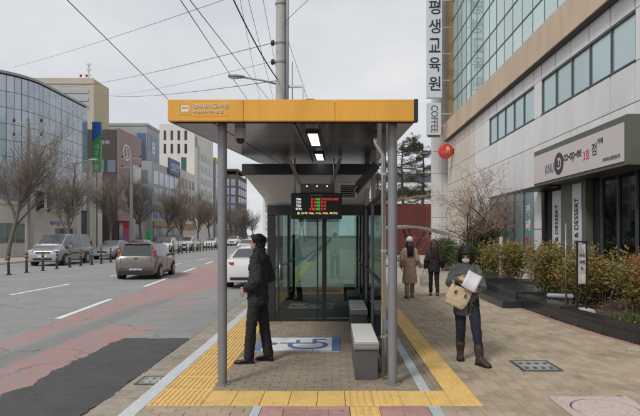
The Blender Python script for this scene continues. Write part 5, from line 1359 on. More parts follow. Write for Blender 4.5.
def car(label, st, wheels, paint, wr=0.33, plate='rear', kind='car', lights=(), belt_frac=None):
    """st: stations (y, ztop, zbelt, half width, roof half width, zbottom, tag); tag names the glass between this and the next station"""
    t = thing('parked_car' if kind == 'car' else kind, label, 'van' if kind == 'van' else 'car')
    body = MB(); glass = {}
    def sec(s):
        y, zt, zb, w, wr_, z0 = s[:6]; zb = min(zb, zt-0.07); wtop = wr_
        return [(0,z0),(w*0.86,z0),(w*0.965,z0+0.10),(w,z0+(zb-z0)*0.55),(w*0.985,zb),(wtop,zt-0.045),(wtop*0.90,zt-0.012),(wtop*0.5,zt),(0,zt)]
    S = [sec(s) for s in st]; n = 9
    def pt(i, k, sx): return (sx*S[i][k][0], st[i][0], S[i][k][1])
    for i in range(len(st)-1):
        tg = st[i][6] if len(st[i]) > 6 else ''
        for sx in (-1, 1):
            for k in range(n-1):
                q = [pt(i,k,sx), pt(i,k+1,sx), pt(i+1,k+1,sx), pt(i+1,k,sx)]
                if k == 4 and 's' in tg: tgt = glass.setdefault('side_window' + ('' if sx < 0 else ' '), MB())
                elif k >= 6 and 'w' in tg: tgt = glass.setdefault('windscreen', MB())
                elif k >= 6 and 'r' in tg: tgt = glass.setdefault('rear_window', MB())
                else: tgt = body
                tgt.add(q, [(0,1,2,3)])
    for i in (0, len(st)-1):
        P = [pt(i,k,1) for k in range(n)] + [pt(i,k,-1) for k in range(n-2, 0, -1)]
        body.add(P, [tuple(range(len(P)))])
    bo = body
    # weld and smooth
    me, c = bo.mesh(paint, False, 'body')
    bm = bmesh.new(); bm.from_mesh(me); bmesh.ops.remove_doubles(bm, verts=bm.verts[:], dist=0.0005); bmesh.ops.recalc_face_normals(bm, faces=bm.faces[:]); bm.to_mesh(me); bm.free()
    for p in me.polygons: p.use_smooth = True
    me.set_sharp_from_angle(angle=R(32))
    put('body', me, c, t)
    for nm, m in glass.items():
        me, c = m.mesh('car_glass', True, nm.strip()); me.set_sharp_from_angle(angle=R(32)); put(nm.strip(), me, c, t)
    for wy in wheels:
        hw = max(s[3] for s in st)
        for sx in (-1, 1):
            x = sx*(hw-0.10)
            MB().lathe((sx*(hw-0.035), wy, wr), [(wr+0.055,-0.06*1),(wr+0.055,0.043)], 22, 'X').build('wheel_arch', 'car_trim', t)
            tw = MB().lathe((x, wy, wr), [(wr*0.6,-0.11),(wr*0.96,-0.11),(wr,-0.08),(wr,0.10),(wr*0.96,0.125),(wr*0.64,0.128)], 24, 'X').build('tyre', 'tyre', t, 40)
            prof = [(wr*0.62,0.0),(wr*0.62,0.02),(wr*0.5,0.012),(0.05,0.016),(0.001,0.018)]
            m = MB().lathe((x+sx*0.122, wy, wr), [(r_, h_*sx) for r_, h_ in prof], 20, 'X')
            for k in range(5):
                a = 2*math.pi*k/5; m.obox((x+sx*0.137, wy+0.30*wr*math.cos(a), wr+0.30*wr*math.sin(a)), 0.012, wr*0.55, 0.05, (a, 0, 0))
            m.build('rim', 'rim', tw)
    for (nm, mat, c, s_, rot) in lights:
        for sx in ((-1, 1) if c[0] else (1,)):
            MB().obox((c[0]*sx, c[1], c[2]), *s_, (rot[0], rot[1]*sx, rot[2]*sx), bev=min(s_)*0.3).build(nm, mat, t)
    return t
def place(t, x, y, head, z=ZR): t.location = (x, y, z); t.rotation_euler.z = head; return t

# small boxy hatchback seen from behind (front towards +Y)
hatch = [(0.0,0.62,0.6,0.80,0.78,0.30),(0.03,0.70,0.66,0.85,0.83,0.22),(0.06,0.98,0.92,0.875,0.80,0.22,''),(0.10,1.04,0.98,0.88,0.76,0.22,'r'),(0.26,1.52,1.02,0.89,0.64,0.21),(0.34,1.585,1.03,0.89,0.64,0.21,'s'),
         (1.10,1.63,1.02,0.89,0.66,0.21),(1.17,1.63,1.02,0.89,0.66,0.21,'s'),(2.05,1.62,1.0,0.89,0.67,0.21),(2.12,1.61,1.0,0.89,0.67,0.21,'s'),(2.72,1.52,0.99,0.89,0.68,0.21,'w'),(3.12,1.14,1.02,0.89,0.74,0.21),
         (3.25,1.08,1.0,0.88,0.78,0.21),(3.85,0.98,0.9,0.86,0.78,0.21),(4.05,0.80,0.74,0.80,0.74,0.24),(4.10,0.60,0.55,0.72,0.68,0.30)]
hl = [('tail_light','tail_red',(0.772,0.185,1.14),(0.10,0.09,0.36),(R(-17),R(10),0)), ('amber_light','amber',(0.748,0.20,1.27),(0.065,0.09,0.08),(R(-14),R(10),0)), ('reflector','tail_red',(0.56,0.005,0.50),(0.22,0.03,0.07),(0,0,0)),
      ('number_plate','plate_white',(0,0.0,0.44),(0.52,0.02,0.11),(0,0,0)), ('bumper','car_trim',(0,0.03,0.34),(1.50,0.09,0.18),(0,0,0)), ('badge','car_trim',(0,0.058,0.93),(0.14,0.02,0.06),(0,0,0)),
      ('mirror','paint_taupe',(0.98,2.75,1.06),(0.2,0.10,0.15),(0,0,0)), ('door_handle','paint_taupe',(0.885,1.75,0.93),(0.03,0.2,0.035),(0,0,0)), ('roof_rail','car_trim',(0.60,1.3,1.655),(0.04,1.9,0.03),(0,0,0)), ('tailgate_seam','car_trim',(0,0.045,0.62),(1.30,0.03,0.012),(0,0,0)), ('tailgate_seam','car_trim',(0.655,0.062,0.80),(0.012,0.05,0.36),(0,0,0)), ('door_seam','car_trim',(0.8905,1.14,0.68),(0.006,0.012,0.66),(0,0,0)), ('door_seam','car_trim',(0.8905,2.09,0.66),(0.006,0.012,0.66),(0,0,0)), ('sill','car_trim',(0.86,2.0,0.27),(0.07,1.8,0.12),(0,0,0)), ('rear_wiper','car_trim',(0,0.135,1.10),(0.5,0.02,0.015),(R(-18),R(8),0)), ('rear_spoiler','paint_taupe',(0,0.27,1.575),(1.12,0.14,0.035),(0,0,0)), ('high_brake_light','tail_red',(0,0.195,1.555),(0.3,0.02,0.02),(0,0,0))]
soul = car('small boxy taupe hatchback driving away in the near lanes', hatch, (0.72, 3.27), 'paint_taupe', 0.33, lights=hl)
soul.name = 'hatchback_car'
lettering('46다 2835', 0.1, (0, -0.0125, 0.44), '-Y', 'car_trim', soul, width=0.40, height=0.065)
place(soul, -8.2, 22.2, R(4)); soul.scale = (0.94,)*3
# van facing the camera (front towards +Y in its own space)
vanst = [(0.0,1.0,0.8,0.88,0.84,0.32),(0.05,1.25,1.0,0.93,0.82,0.26,'r'),(0.22,1.78,1.05,0.95,0.74,0.24),(0.35,1.90,1.06,0.955,0.74,0.24,'s'),(1.55,1.93,1.06,0.96,0.75,0.24),(1.65,1.93,1.06,0.96,0.75,0.24,'s'),(2.75,1.93,1.06,0.96,0.75,0.24),
         (2.85,1.93,1.05,0.96,0.75,0.24,'s'),(3.55,1.86,1.03,0.96,0.76,0.24,'sw'),(4.25,1.32,1.02,0.955,0.80,0.24),(4.32,1.22,1.0,0.95,0.82,0.24),(4.78,1.06,0.95,0.92,0.84,0.24),(5.02,0.90,0.82,0.86,0.80,0.25),(5.12,0.66,0.6,0.80,0.76,0.30)]
vl = [('headlight','head_clear',(0.72,4.95,0.86),(0.36,0.20,0.20),(R(-25),0,R(-22))), ('grille','car_trim',(0,5.075,0.78),(0.85,0.05,0.12),(R(-20),0,0)), ('grille_bar','rim',(0,5.10,0.78),(0.80,0.03,0.025),(R(-20),0,0)),
      ('air_intake','car_trim',(0,5.11,0.42),(1.1,0.04,0.14),(0,0,0)), ('number_plate','plate_white',(0,5.13,0.58),(0.52,0.02,0.11),(0,0,0)), ('mirror','paint_silver',(1.06,3.75,1.12),(0.18,0.12,0.24),(0,0,0)),
      ('side_strip','car_trim',(0.962,2.4,0.72),(0.02,3.4,0.07),(0,0,0)), ('tail_light','tail_red',(0.86,0.10,1.2),(0.12,0.08,0.5),(0,0,0)), ('wiper','car_trim',(0.3,4.22,1.36),(0.5,0.02,0.02),(0,R(20),0))]
van = car('silver minivan facing the camera beyond the median posts', vanst, (0.98, 4.18), 'paint_silver', 0.35, kind='van', lights=vl); van.name = 'minivan'
place(van, -17.55, 37.0, R(180+3))
# saloon
sed = [(0.0,0.72,0.65,0.78,0.74,0.32),(0.04,0.86,0.8,0.85,0.80,0.24),(0.10,1.02,0.9,0.88,0.76,0.22),(0.62,1.06,0.93,0.90,0.72,0.21,'r'),(1.22,1.36,0.95,0.905,0.60,0.21),(1.30,1.38,0.95,0.905,0.60,0.21,'s'),(2.05,1.44,0.94,0.905,0.61,0.21),(2.12,1.44,0.94,0.905,0.61,0.21,'s'),
       (2.75,1.41,0.93,0.905,0.61,0.21,'sw'),(3.45,1.03,0.92,0.90,0.72,0.21),(3.6,0.98,0.9,0.89,0.76,0.21),(4.35,0.84,0.78,0.85,0.76,0.22),(4.62,0.70,0.62,0.78,0.70,0.25),(4.70,0.52,0.48,0.70,0.66,0.30)]
def sl2(paint): return [('tail_light','tail_red',(0.65,0.085,0.87),(0.36,0.07,0.13),(R(-12),0,R(10))), ('boot_seam','car_trim',(0,0.055,0.79),(1.24,0.03,0.01),(0,0,0)), ('number_plate','plate_white',(0,0.02,0.70),(0.52,0.03,0.11),(R(-8),0,0)), ('bumper_trim','car_trim',(0,0.02,0.36),(1.2,0.06,0.10),(0,0,0)), ('headlight','head_clear',(0.66,4.50,0.68),(0.36,0.16,0.14),(R(-20),0,R(-20))),
      ('grille','car_trim',(0,4.68,0.56),(0.7,0.05,0.14),(0,0,0)), ('front_plate','plate_white',(0,4.71,0.45),(0.5,0.02,0.10),(0,0,0)), ('mirror',paint,(0.98,2.98,0.98),(0.18,0.10,0.13),(0,0,0)), ('door_handle',paint,(0.905,1.9,0.84),(0.03,0.18,0.03),(0,0,0))]
suv = [(0.0,0.80,0.7,0.82,0.78,0.34),(0.05,1.05,0.95,0.88,0.82,0.28,'r'),(0.35,1.55,1.02,0.92,0.68,0.27),(0.45,1.62,1.03,0.925,0.67,0.27,'s'),(1.7,1.68,1.02,0.925,0.68,0.27),(1.78,1.68,1.02,0.925,0.68,0.27,'s'),(2.7,1.62,1.0,0.925,0.69,0.27,'sw'),(3.35,1.16,1.0,0.92,0.78,0.27),(3.5,1.10,0.98,0.91,0.80,0.27),(4.3,0.98,0.9,0.87,0.80,0.27),(4.55,0.82,0.72,0.80,0.74,0.30),(4.62,0.60,0.56,0.72,0.70,0.34)]
def suvl(paint): return [('headlight','head_clear',(0.68,4.46,0.84),(0.34,0.18,0.16),(R(-20),0,R(-20))), ('grille','car_trim',(0,4.60,0.68),(0.8,0.06,0.2),(0,0,0)), ('front_plate','plate_white',(0,4.64,0.5),(0.5,0.02,0.1),(0,0,0)), ('tail_light','tail_red',(0.78,0.12,1.1),(0.14,0.1,0.3),(0,0,0)), ('mirror',paint,(1.0,2.9,1.08),(0.18,0.1,0.14),(0,0,0))]
def mk(label, kind, paint, x, y, head, nm):
    t = car(label, sed if kind == 'sedan' else suv, (0.95, 3.75) if kind == 'sedan' else (0.85, 3.62), paint, 0.32 if kind == 'sedan' else 0.36, lights=sl2(paint) if kind == 'sedan' else suvl(paint)); t.name = nm
    return place(t, x, y, head)
mk('white saloon pulled up at the kerb behind the waiting man', 'sedan', 'paint_white', -2.98, 18.4, 0, 'saloon_car')
FAR = R(180)
mk('silver saloon queued right behind the minivan', 'sedan', 'paint_silver', -17.5, 45.2, FAR, 'saloon_car')
mk('grey saloon third in the oncoming queue', 'sedan', 'paint_silver', -17.8, 51.6, FAR, 'saloon_car')
mk('white saloon above the hatchback roof in the oncoming queue', 'sedan', 'paint_white', -17.6, 59.2, FAR, 'saloon_car')
mk('dark grey car parked at the far kerb beyond the hatchback', 'suv', 'paint_grey', -19.4, 64.0, FAR, 'utility_car')
mk('white utility car right of the hatchback in the oncoming queue', 'suv', 'paint_white', -17.7, 67.2, FAR, 'utility_car')
mk('small white car left of the front shelter post', 'sedan', 'paint_white', -17.9, 81.0, FAR, 'saloon_car')
mk('tiny distant white car seen right of the front post', 'suv', 'paint_white', -17.7, 97.0, FAR, 'utility_car')
mk('distant dark car behind the tiny white one', 'sedan', 'paint_black', -18.6, 106.0, FAR, 'saloon_car')
mk('distant silver saloon driving away beside the waiting man', 'sedan', 'paint_silver', -8.6, 52.0, 0, 'saloon_car')
mk('distant white utility car driving away above the white saloon', 'suv', 'paint_white', -8.9, 66.0, 0, 'utility_car')

# ================================================================== PEOPLE
M('skin', (0.50, 0.30, 0.22), 0.55, var=0.05, scale=20, pos=False)
M('eye_dark', (0.02, 0.015, 0.012), 0.2, var=0.0); M('lip', (0.36, 0.15, 0.13), 0.5, var=0.05)
M('hair_black', (0.014, 0.012, 0.012), 0.45, var=0.3, scale=30, bump=0.5, bscale=120, pos=False, stretch=(1,1,0.15)); M('hair_brown', (0.045, 0.024, 0.016), 0.45, var=0.3, scale=30, bump=0.5, bscale=120, pos=False, stretch=(1,1,0.15))
M('cloth_black', (0.023, 0.023, 0.027), 0.75, var=0.2, scale=12, bump=0.35, bscale=35, pos=False); M('cloth_trouser', (0.016, 0.016, 0.018), 0.8, var=0.2, scale=10, bump=0.3, bscale=25, pos=False)
M('cloth_greygreen', (0.115, 0.122, 0.12), 0.8, var=0.15, scale=14, bump=0.35, bscale=40, pos=False); M('denim', (0.017, 0.023, 0.042), 0.85, var=0.25, scale=9, bump=0.3, bscale=60, pos=False)
M('boot_brown', (0.06, 0.035, 0.026), 0.6, var=0.2, scale=12, bump=0.3, bscale=50, pos=False); M('shoe_black', (0.018, 0.017, 0.017), 0.35, var=0.1, pos=False)
M('cloth_beige', (0.48, 0.335, 0.265), 0.8, var=0.1, scale=10, bump=0.3, bscale=30, pos=False); M('cloth_sand', (0.33, 0.24, 0.17), 0.85, var=0.1, scale=10, bump=0.3, bscale=40, pos=False)
M('wool_white', (0.66, 0.62, 0.57), 0.9, var=0.12, scale=60, bump=0.5, bscale=120, pos=False); M('mask_white', (0.72, 0.73, 0.75), 0.8, var=0.04, pos=False)
M('canvas_beige', (0.54, 0.43, 0.30), 0.85, var=0.12, scale=18, bump=0.3, bscale=80, pos=False); M('canvas_white', (0.60, 0.57, 0.50), 0.85, var=0.1, scale=14, pos=False); M('paper', (0.72, 0.71, 0.76), 0.7, var=0.03, pos=False)
M('sole_white', (0.62, 0.62, 0.62), 0.6, var=0.06, pos=False)

def remesh(mb, voxel, it=4, disp=0.0, dsize=0.08):
    me = bpy.data.meshes.new('tmp'); me.from_pydata([tuple(v) for v in mb.v], [], mb.f)
    bm = bmesh.new(); bm.from_mesh(me); bmesh.ops.recalc_face_normals(bm, faces=bm.faces[:]); bm.to_mesh(me); bm.free()
    ob = bpy.data.objects.new('tmp', me); COL.objects.link(ob)
    a = ob.modifiers.new('r', 'REMESH'); a.mode = 'VOXEL'; a.voxel_size = voxel
    b = ob.modifiers.new('s', 'SMOOTH'); b.iterations = it; b.factor = 0.5
    dg = bpy.context.evaluated_depsgraph_get(); r = bpy.data.meshes.new_from_object(ob.evaluated_get(dg))
    bpy.data.objects.remove(ob); bpy.data.meshes.remove(me)
    if disp:
        r.update()
        nr = [v.normal.copy() for v in r.vertices]
        for v, n_ in zip(r.vertices, nr):
            p = v.co; d = mnoise.noise(p/dsize)*0.6 + mnoise.noise(Vector((p.x, p.y, p.z*2.4))/(dsize*0.55))*0.4
            v.co = p + n_*d*disp
    out = MB(); out.v = [tuple(v.co) for v in r.vertices]; out.f = [tuple(p.vertices) for p in r.polygons]
    bpy.data.meshes.remove(r)
    return out
def limb(m, pts, rad, n=14):
    m.tube(pts, rad, n)
    for p, r in zip(pts, rad): m.ell(p, r, r, r, 2)
def rings(m, rs, n=20, cap=True):
    m.loft([[(cx+rx*math.cos(2*math.pi*k/n), cy+ry*math.sin(2*math.pi*k/n), z) for k in range(n)] for (z, cx, cy, rx, ry) in rs], cap)
def hand(wr, d, pn, side, curl, s=1.0):
    """palm and five bent fingers; side = direction of the thumb"""
    m = MB(); d = Vector(d).normalized(); pn = Vector(pn); pn = (pn - d*pn.dot(d)).normalized(); la = d.cross(pn).normalized()
    if la.dot(Vector(side)) < 0: la = -la
    wr = Vector(wr); rot = Matrix((la, d, pn)).transposed()
    m.ell(wr+d*0.045*s, 0.038*s, 0.052*s, 0.017*s, 2, rot); m.ell(wr+d*0.005, 0.026*s, 0.03*s, 0.02*s, 2, rot)
    for k, (o, ln) in enumerate(((0.030, 0.070), (0.010, 0.080), (-0.011, 0.074), (-0.031, 0.058))):
        p = wr + d*0.078*s + la*o*s; dd = d.copy(); pts = [p]
        for j, f in enumerate((0.45, 0.32, 0.26)):
            dd = (dd*math.cos(curl*(0.7+0.15*j)) + pn*math.sin(curl*(0.7+0.15*j))).normalized(); p = p + dd*ln*f*s; pts.append(p)
        limb(m, pts, [0.0095*s, 0.009*s, 0.008*s, 0.007*s], 8)
    p = wr + d*0.022*s + la*0.032*s; t1 = p + (d*0.6+la*0.75+pn*0.25).normalized()*0.036*s; t2 = t1 + (d*0.85+la*0.25+pn*0.45).normalized()*0.032*s
    limb(m, [p, t1, t2], [0.013*s, 0.011*s, 0.008*s], 8)
    return remesh(m, 0.0042, 2)

def person(label, loc, rz, s, P):
    t = thing('person', label, 'person')
    S = lambda p: Vector(p)*s
    J = {k: S(v) for k, v in P['J'].items()}
    pel, che, nek, hd = J['pel'], J['che'], J['nek'], J['head']
    # body: one surface
    b = MB()
    rings(b, [(z*s, x*s, y*s, rx*s, ry*s) for (z, x, y, rx, ry) in [(0.86,pel.x/s,pel.y/s,0.13,0.10),(0.95,pel.x/s,pel.y/s,0.145,0.105),(1.08,che.x/s,che.y/s,0.125,0.09),(1.25,che.x/s,che.y/s,0.145,0.10),(1.36,che.x/s,che.y/s,0.15,0.085),(1.42,nek.x/s,nek.y/s,0.09,0.06)]])
    limb(b, [S((nek.x/s, nek.y/s, 1.40)), hd-Vector((0,0,0.06*s))], [0.055*s, 0.05*s])
    for q in 'LR':
        limb(b, [J['sh'+q], J['el'+q], J['wr'+q]], [0.05*s, 0.037*s, 0.025*s]); limb(b, [J['hip'+q], J['kn'+q], J['an'+q]], [0.075*s, 0.05*s, 0.036*s])
        limb(b, [J['an'+q]-Vector((0,0,0.012)), J['an'+q]+(J['toe'+q]-J['an'+q])*0.6], [0.030*s, 0.022*s])
    HR = Matrix.Translation(hd) @ Matrix.Rotation(R(P.get('yaw', 0)), 4, 'Z') @ Matrix.Rotation(R(P.get('pitch', 0)), 4, 'X') @ Matrix.Diagonal((s, s, s, 1))
    def H(mb_): return MB().add([HR @ Vector(v) for v in mb_.v], mb_.f)
    h = MB(); h.ell((0,0.012,0.03), 0.074, 0.092, 0.088, 3); h.ell((0,-0.018,-0.03), 0.062, 0.072, 0.078, 3); h.ell((0,-0.045,-0.075), 0.040, 0.035, 0.030, 2)
    h.ell((0,-0.088,-0.012), 0.011, 0.018, 0.026, 2); h.ell((0,-0.102,-0.028), 0.013, 0.011, 0.010, 2)
    for sx in (-1, 1):
        h.ell((sx*0.076,0.01,-0.008), 0.010, 0.021, 0.032, 2); h.ell((sx*0.032,-0.076,0.022), 0.024, 0.014, 0.010, 2); h.ell((sx*0.038,-0.062,-0.03), 0.024, 0.022, 0.02, 2)
    hh = H(h); b.add(hh.v, hh.f)
    body = remesh(b, 0.0105*s, 3)
    hds = {}
    for q in 'LR':
        if q in P['hands']:
            dv, pn, sd, cu = P['hands'][q]; hm = hand(J['wr'+q], dv, pn, sd, cu, s); body.add(hm.v, hm.f)
    bo = body.build('body', 'skin', t, True)
    if P.get('face', True):
        m = MB()
        for sx in (-1, 1): m.ell((sx*0.032,-0.084,0.006), 0.0125, 0.006, 0.0055, 2)
        H(m).build('eyes', 'eye_dark', bo, True)
        m = MB()
        for sx in (-1, 1): m.tube([(sx*0.015,-0.093,0.026),(sx*0.034,-0.090,0.031),(sx*0.052,-0.077,0.026)], 0.0038, 6)
        H(m).build('eyebrows', 'hair_black', bo, True)
        if not P.get('mask'):
            m = MB(); m.ell((0,-0.087,-0.058), 0.023, 0.008, 0.0065, 2); H(m).build('lips', 'lip', bo, True)
    # trousers
    tr = MB(); hemt = P.get('trouser_end', 0.10)*s; tw = P.get('trouser_r', (0.098, 0.076, 0.068))
    rings(tr, [(0.86*s,pel.x,pel.y,0.155*s,0.118*s),(0.95*s,pel.x,pel.y,0.165*s,0.122*s),(1.02*s,pel.x,pel.y,0.155*s,0.115*s)])
    for q in 'LR':
        hip, kn, an_ = J['hip'+q], J['kn'+q], J['an'+q]; f = (kn.z-hemt)/(kn.z-an_.z) if kn.z > hemt else 1; end = kn.lerp(an_, min(f, 1.05))
        limb(tr, [hip, hip.lerp(kn, .5), kn, kn.lerp(end, .5)], [tw[0]*s, (tw[0]*.55+tw[1]*.45)*s, tw[1]*s, (tw[1]+tw[2])/2*s]); tr.tube([kn.lerp(end, .4), end], [(tw[1]+tw[2])/2*s, tw[2]*s], 14)
    remesh(tr, 0.011*s, 3, 0.014*s, 0.07).build('trousers', P['trouser'], t, True)
    # coat
    c = MB(); hem = P['hem']; px, py, cx, cy = pel.x/s, pel.y/s, che.x/s, che.y/s; pf = P.get('puff', 1.0); fl = P.get('flare', 0.03)
    rs = [(hem,px,py,(0.17+fl)*pf,(0.135+fl)*pf)]
    if hem < 0.8: rs.append((0.85,px,py,0.185*pf,0.145*pf))
    rs += [(0.98,px,py,0.178*pf,0.14*pf),(1.12,cx,cy,0.172*pf,0.135*pf),(1.26,cx,cy,0.176*pf,0.138*pf),(1.34,cx,cy,0.165*pf,0.118*pf),(1.425,cx,cy,0.125,0.095),(1.46,nek.x/s,nek.y/s,0.085,0.08)]
    if P.get('collar'): rs.append((1.46+P['collar'], nek.x/s, nek.y/s-0.005, 0.088, 0.088))
    rings(c, [(z*s,x*s,y*s,a*s,d*s) for (z,x,y,a,d) in rs], 24)
    sw = P.get('sleeve', (0.078, 0.068, 0.052))
    for q in 'LR':
        sh, el_, wr_ = J['sh'+q], J['el'+q], J['wr'+q]
        limb(c, [sh, sh.lerp(el_, .5), el_, el_.lerp(wr_, .5)], [sw[0]*s, (sw[0]+sw[1])/2*s, sw[1]*s, (sw[1]*.6+sw[2]*.4)*s]); c.tube([el_.lerp(wr_, .45), wr_+(wr_-el_).normalized()*0.008], [(sw[1]*.6+sw[2]*.4)*s, sw[2]*s], 14)
    if P.get('hood'): c.ell(S((nek.x/s, nek.y/s+0.10, 1.42)), 0.13*s, 0.075*s, 0.075*s, 3)
    co = remesh(c, 0.011*s, 3, P.get('fold', 0.018)*s, 0.075).build('coat', P['coat'], t, True)
    if P.get('hemband'): 
        m = MB(); rings(m, [((hem-0.004)*s,px*s,py*s,(0.165+fl)*pf*s,(0.13+fl)*pf*s),((hem+0.045)*s,px*s,py*s,(0.172+fl)*pf*s,(0.137+fl)*pf*s)], 24); m.build('hem_band', P['coat'], co, True)
    if P.get('front'):
        yy = lambda z: (py*s - 0.135*pf*s - 0.004) if z < 1.1 else (cy*s-0.138*pf*s-0.004)
        MB().obox((0.02*s, yy(0.9), 0.92*s), 0.022*s, 0.022, 0.42*s).build('placket', 'cloth_black', co)
        for sx in (-1, 1): MB().obox((sx*0.10*s, py*s-0.118*s, 0.80*s), 0.11*s, 0.03, 0.016*s, (0,0,sx*0.35)).build('pocket', 'cloth_black', co)
    # shoes
    for q in 'LR':
        an_, toe = J['an'+q], J['toe'+q]; d = Vector((toe.x-an_.x, toe.y-an_.y, 0)).normalized(); l_ = Vector((-d.y, d.x, 0)); gz = min(an_.z-0.085*s, 0) if False else an_.z-0.085*s
        m = MB(); ml = 0.26*s; heel = an_ - d*0.065*s
        prof = [(0.0,0.036,0.10),(0.10,0.045,0.13),(0.28,0.048,0.14),(0.5,0.047,0.112),(0.72,0.050,0.078),(0.88,0.046,0.06),(1.0,0.024,0.045)] if P.get('boot', 0.12) > 0.15 else [(0.0,0.030,0.072),(0.10,0.037,0.085),(0.28,0.036,0.090),(0.5,0.038,0.070),(0.72,0.047,0.055),(0.88,0.043,0.045),(1.0,0.022,0.032)]
        rg = []
        for (u, w, hh_) in prof:
            ctr = heel + d*ml*u; ctr.z = gz; ring = []
            for k in range(12):
                a = 2*math.pi*k/12; ring.append(ctr + l_*w*s*math.cos(a)*1.05 + Vector((0,0,(hh_*0.5+hh_*0.5*math.sin(a))*s)))
            rg.append(ring)
        m.loft(rg)
        if P.get('boot', 0.12) > 0: limb(m, [Vector((an_.x, an_.y, gz+0.06*s)), Vector((an_.x, an_.y, gz+0.06*s)).lerp(J['kn'+q], P.get('boot', 0.12))], [0.05*s, P.get('boot_r', 0.046)*s])
        shoe = remesh(m, 0.007*s, 2).build('boot' if P.get('boot', 0.12) > 0.2 else 'shoe', P['shoe'], t, True)
        m = MB(); rg = []
        for (u, w, hh_) in prof:
            ctr = heel + d*ml*u*1.02 - d*0.004; ctr.z = gz; rg.append([ctr + l_*w*1.12*s + Vector((0,0,0.018*s)), ctr - l_*w*1.12*s + Vector((0,0,0.018*s)), ctr - l_*w*1.12*s, ctr + l_*w*1.12*s])
        m.loft(rg); m.build('sole', P.get('sole', 'black_plastic'), shoe)
    # hair
    m = MB(); hs = P['hair']
    if hs == 'short':
        m.ell((0,0.022,0.045), 0.082, 0.094, 0.088, 3); m.ell((0,0.055,-0.015), 0.072, 0.058, 0.075, 3); m.ell((0,-0.045,0.095), 0.062, 0.045, 0.030, 2)
        for sx in (-1, 1): m.ell((sx*0.070,0.012,0.015), 0.014, 0.035, 0.05, 2)
    else:
        L_ = P.get('hair_len', 0.34)
        m.ell((0,0.020,0.045), 0.083, 0.096, 0.085, 3); zt_ = -0.02 if P.get('beanie') else 0.085
        for sx in (-1, 1):
            for (x, y) in ((0.076,0.0),(0.080,0.035),(0.066,0.072),(0.064,-0.036)):
                if y < -0.03 and P.get('back'): continue
                m.tube([(sx*x*0.75,y*0.7,zt_),(sx*x,y,min(0.02,zt_-0.02)),(sx*(x+0.012),y+0.01,-0.09),(sx*(x+0.020),y+(0.012 if y > -0.03 else -0.03),-L_*0.75)], [0.022,0.025,0.026,0.010], 10)
        for x in (-0.04, 0, 0.04): m.tube([(x,0.06,zt_),(x,0.09,min(0.01,zt_-0.02)),(x*1.3,0.125,-0.12),(x*1.7,0.15,-L_)], [0.036,0.04,0.045,0.025], 10)
        for x in (-0.045, -0.015, 0.015, 0.045): m.ell((x,-0.072,0.072), 0.022, 0.022, 0.032, 2)
    ho = remesh(H(m), 0.0085*s, 2, 0.010*s, 0.03).build('hair', P.get('haircol', 'hair_black'), t, True)
    rg_ = random.Random(int(abs(loc[1])*100)); m = MB()
    if hs == 'short':
        for k in range(420):
            th, fi = rg_.uniform(0, 6.28), math.acos(rg_.uniform(-0.2, 1)); d_ = Vector((math.sin(fi)*math.cos(th), math.sin(fi)*math.sin(th), math.cos(fi)))
            if d_.y < -0.35 and d_.z < 0.6: continue
            p_ = Vector((0,0.024,0.035)) + Vector((d_.x*0.080, d_.y*0.094, d_.z*0.092)); q_ = (d_*0.35 + Vector((rg_.gauss(0,.25), rg_.gauss(0.1,.25), -0.75))).normalized()
            m.tube([p_, p_+(d_*0.4+q_).normalized()*0.018, p_+q_*0.034], [0.0035, 0.003, 0.001], 3, cap=False)
    else:
        top_ = -0.01 if P.get('beanie') else 0.06
        for k in range(300):
            th = rg_.uniform(R(-25), R(205)) if P.get('back') or rg_.random() < 0.7 else rg_.choice((R(-40), R(220)))+rg_.gauss(0, .12)
            c_, s_n = math.cos(th), math.sin(th); L2 = P.get('hair_len', 0.34)*rg_.uniform(0.75, 1.12)
            m.tube([(c_*0.07, 0.02+s_n*0.085, top_), (c_*0.096, 0.018+s_n*0.105, -0.03), (c_*(0.104+rg_.gauss(0,.006)), 0.02+s_n*(0.125+rg_.gauss(0,.006)), -0.13), (c_*(0.10+rg_.gauss(0,.016)), 0.02+s_n*(0.15+rg_.gauss(0,.014)), -L2)], [0.0045, 0.0045, 0.004, 0.0012], 3, cap=False)
    tag(H(m).build('hair_strands', P.get('haircol', 'hair_black'), ho), kind='stuff')
    if P.get('mask'):
        m = MB(); m.ell((0,-0.040,-0.052), 0.066, 0.066, 0.048, 3); m.ell((0,-0.088,-0.030), 0.020, 0.022, 0.030, 2); m.ell((0,-0.082,-0.060), 0.036, 0.026, 0.030, 2); mk_ = remesh(H(m), 0.006, 3).build('mask', 'mask_white', t, True)
    if P.get('beanie'):
        m = MB(); m.ell((0,0.014,0.060), 0.098, 0.112, 0.098, 3); bn = remesh(H(m), 0.008, 1).build('beanie', 'wool_white', t, True)
        m = MB(); m.lathe((0,0.012,0.0), [(0.099,0.015),(0.104,0.025),(0.105,0.055),(0.099,0.065)], 24); H(m).build('brim', 'wool_white', bn, True)
    t.location = loc; t.rotation_euler.z = rz
    return t

STAND = dict(pel=(0,0,0.93), che=(0,0.01,1.25), nek=(0,0.02,1.44), head=(0,-0.01,1.585), hipL=(0.088,0,0.90), hipR=(-0.088,0,0.90))
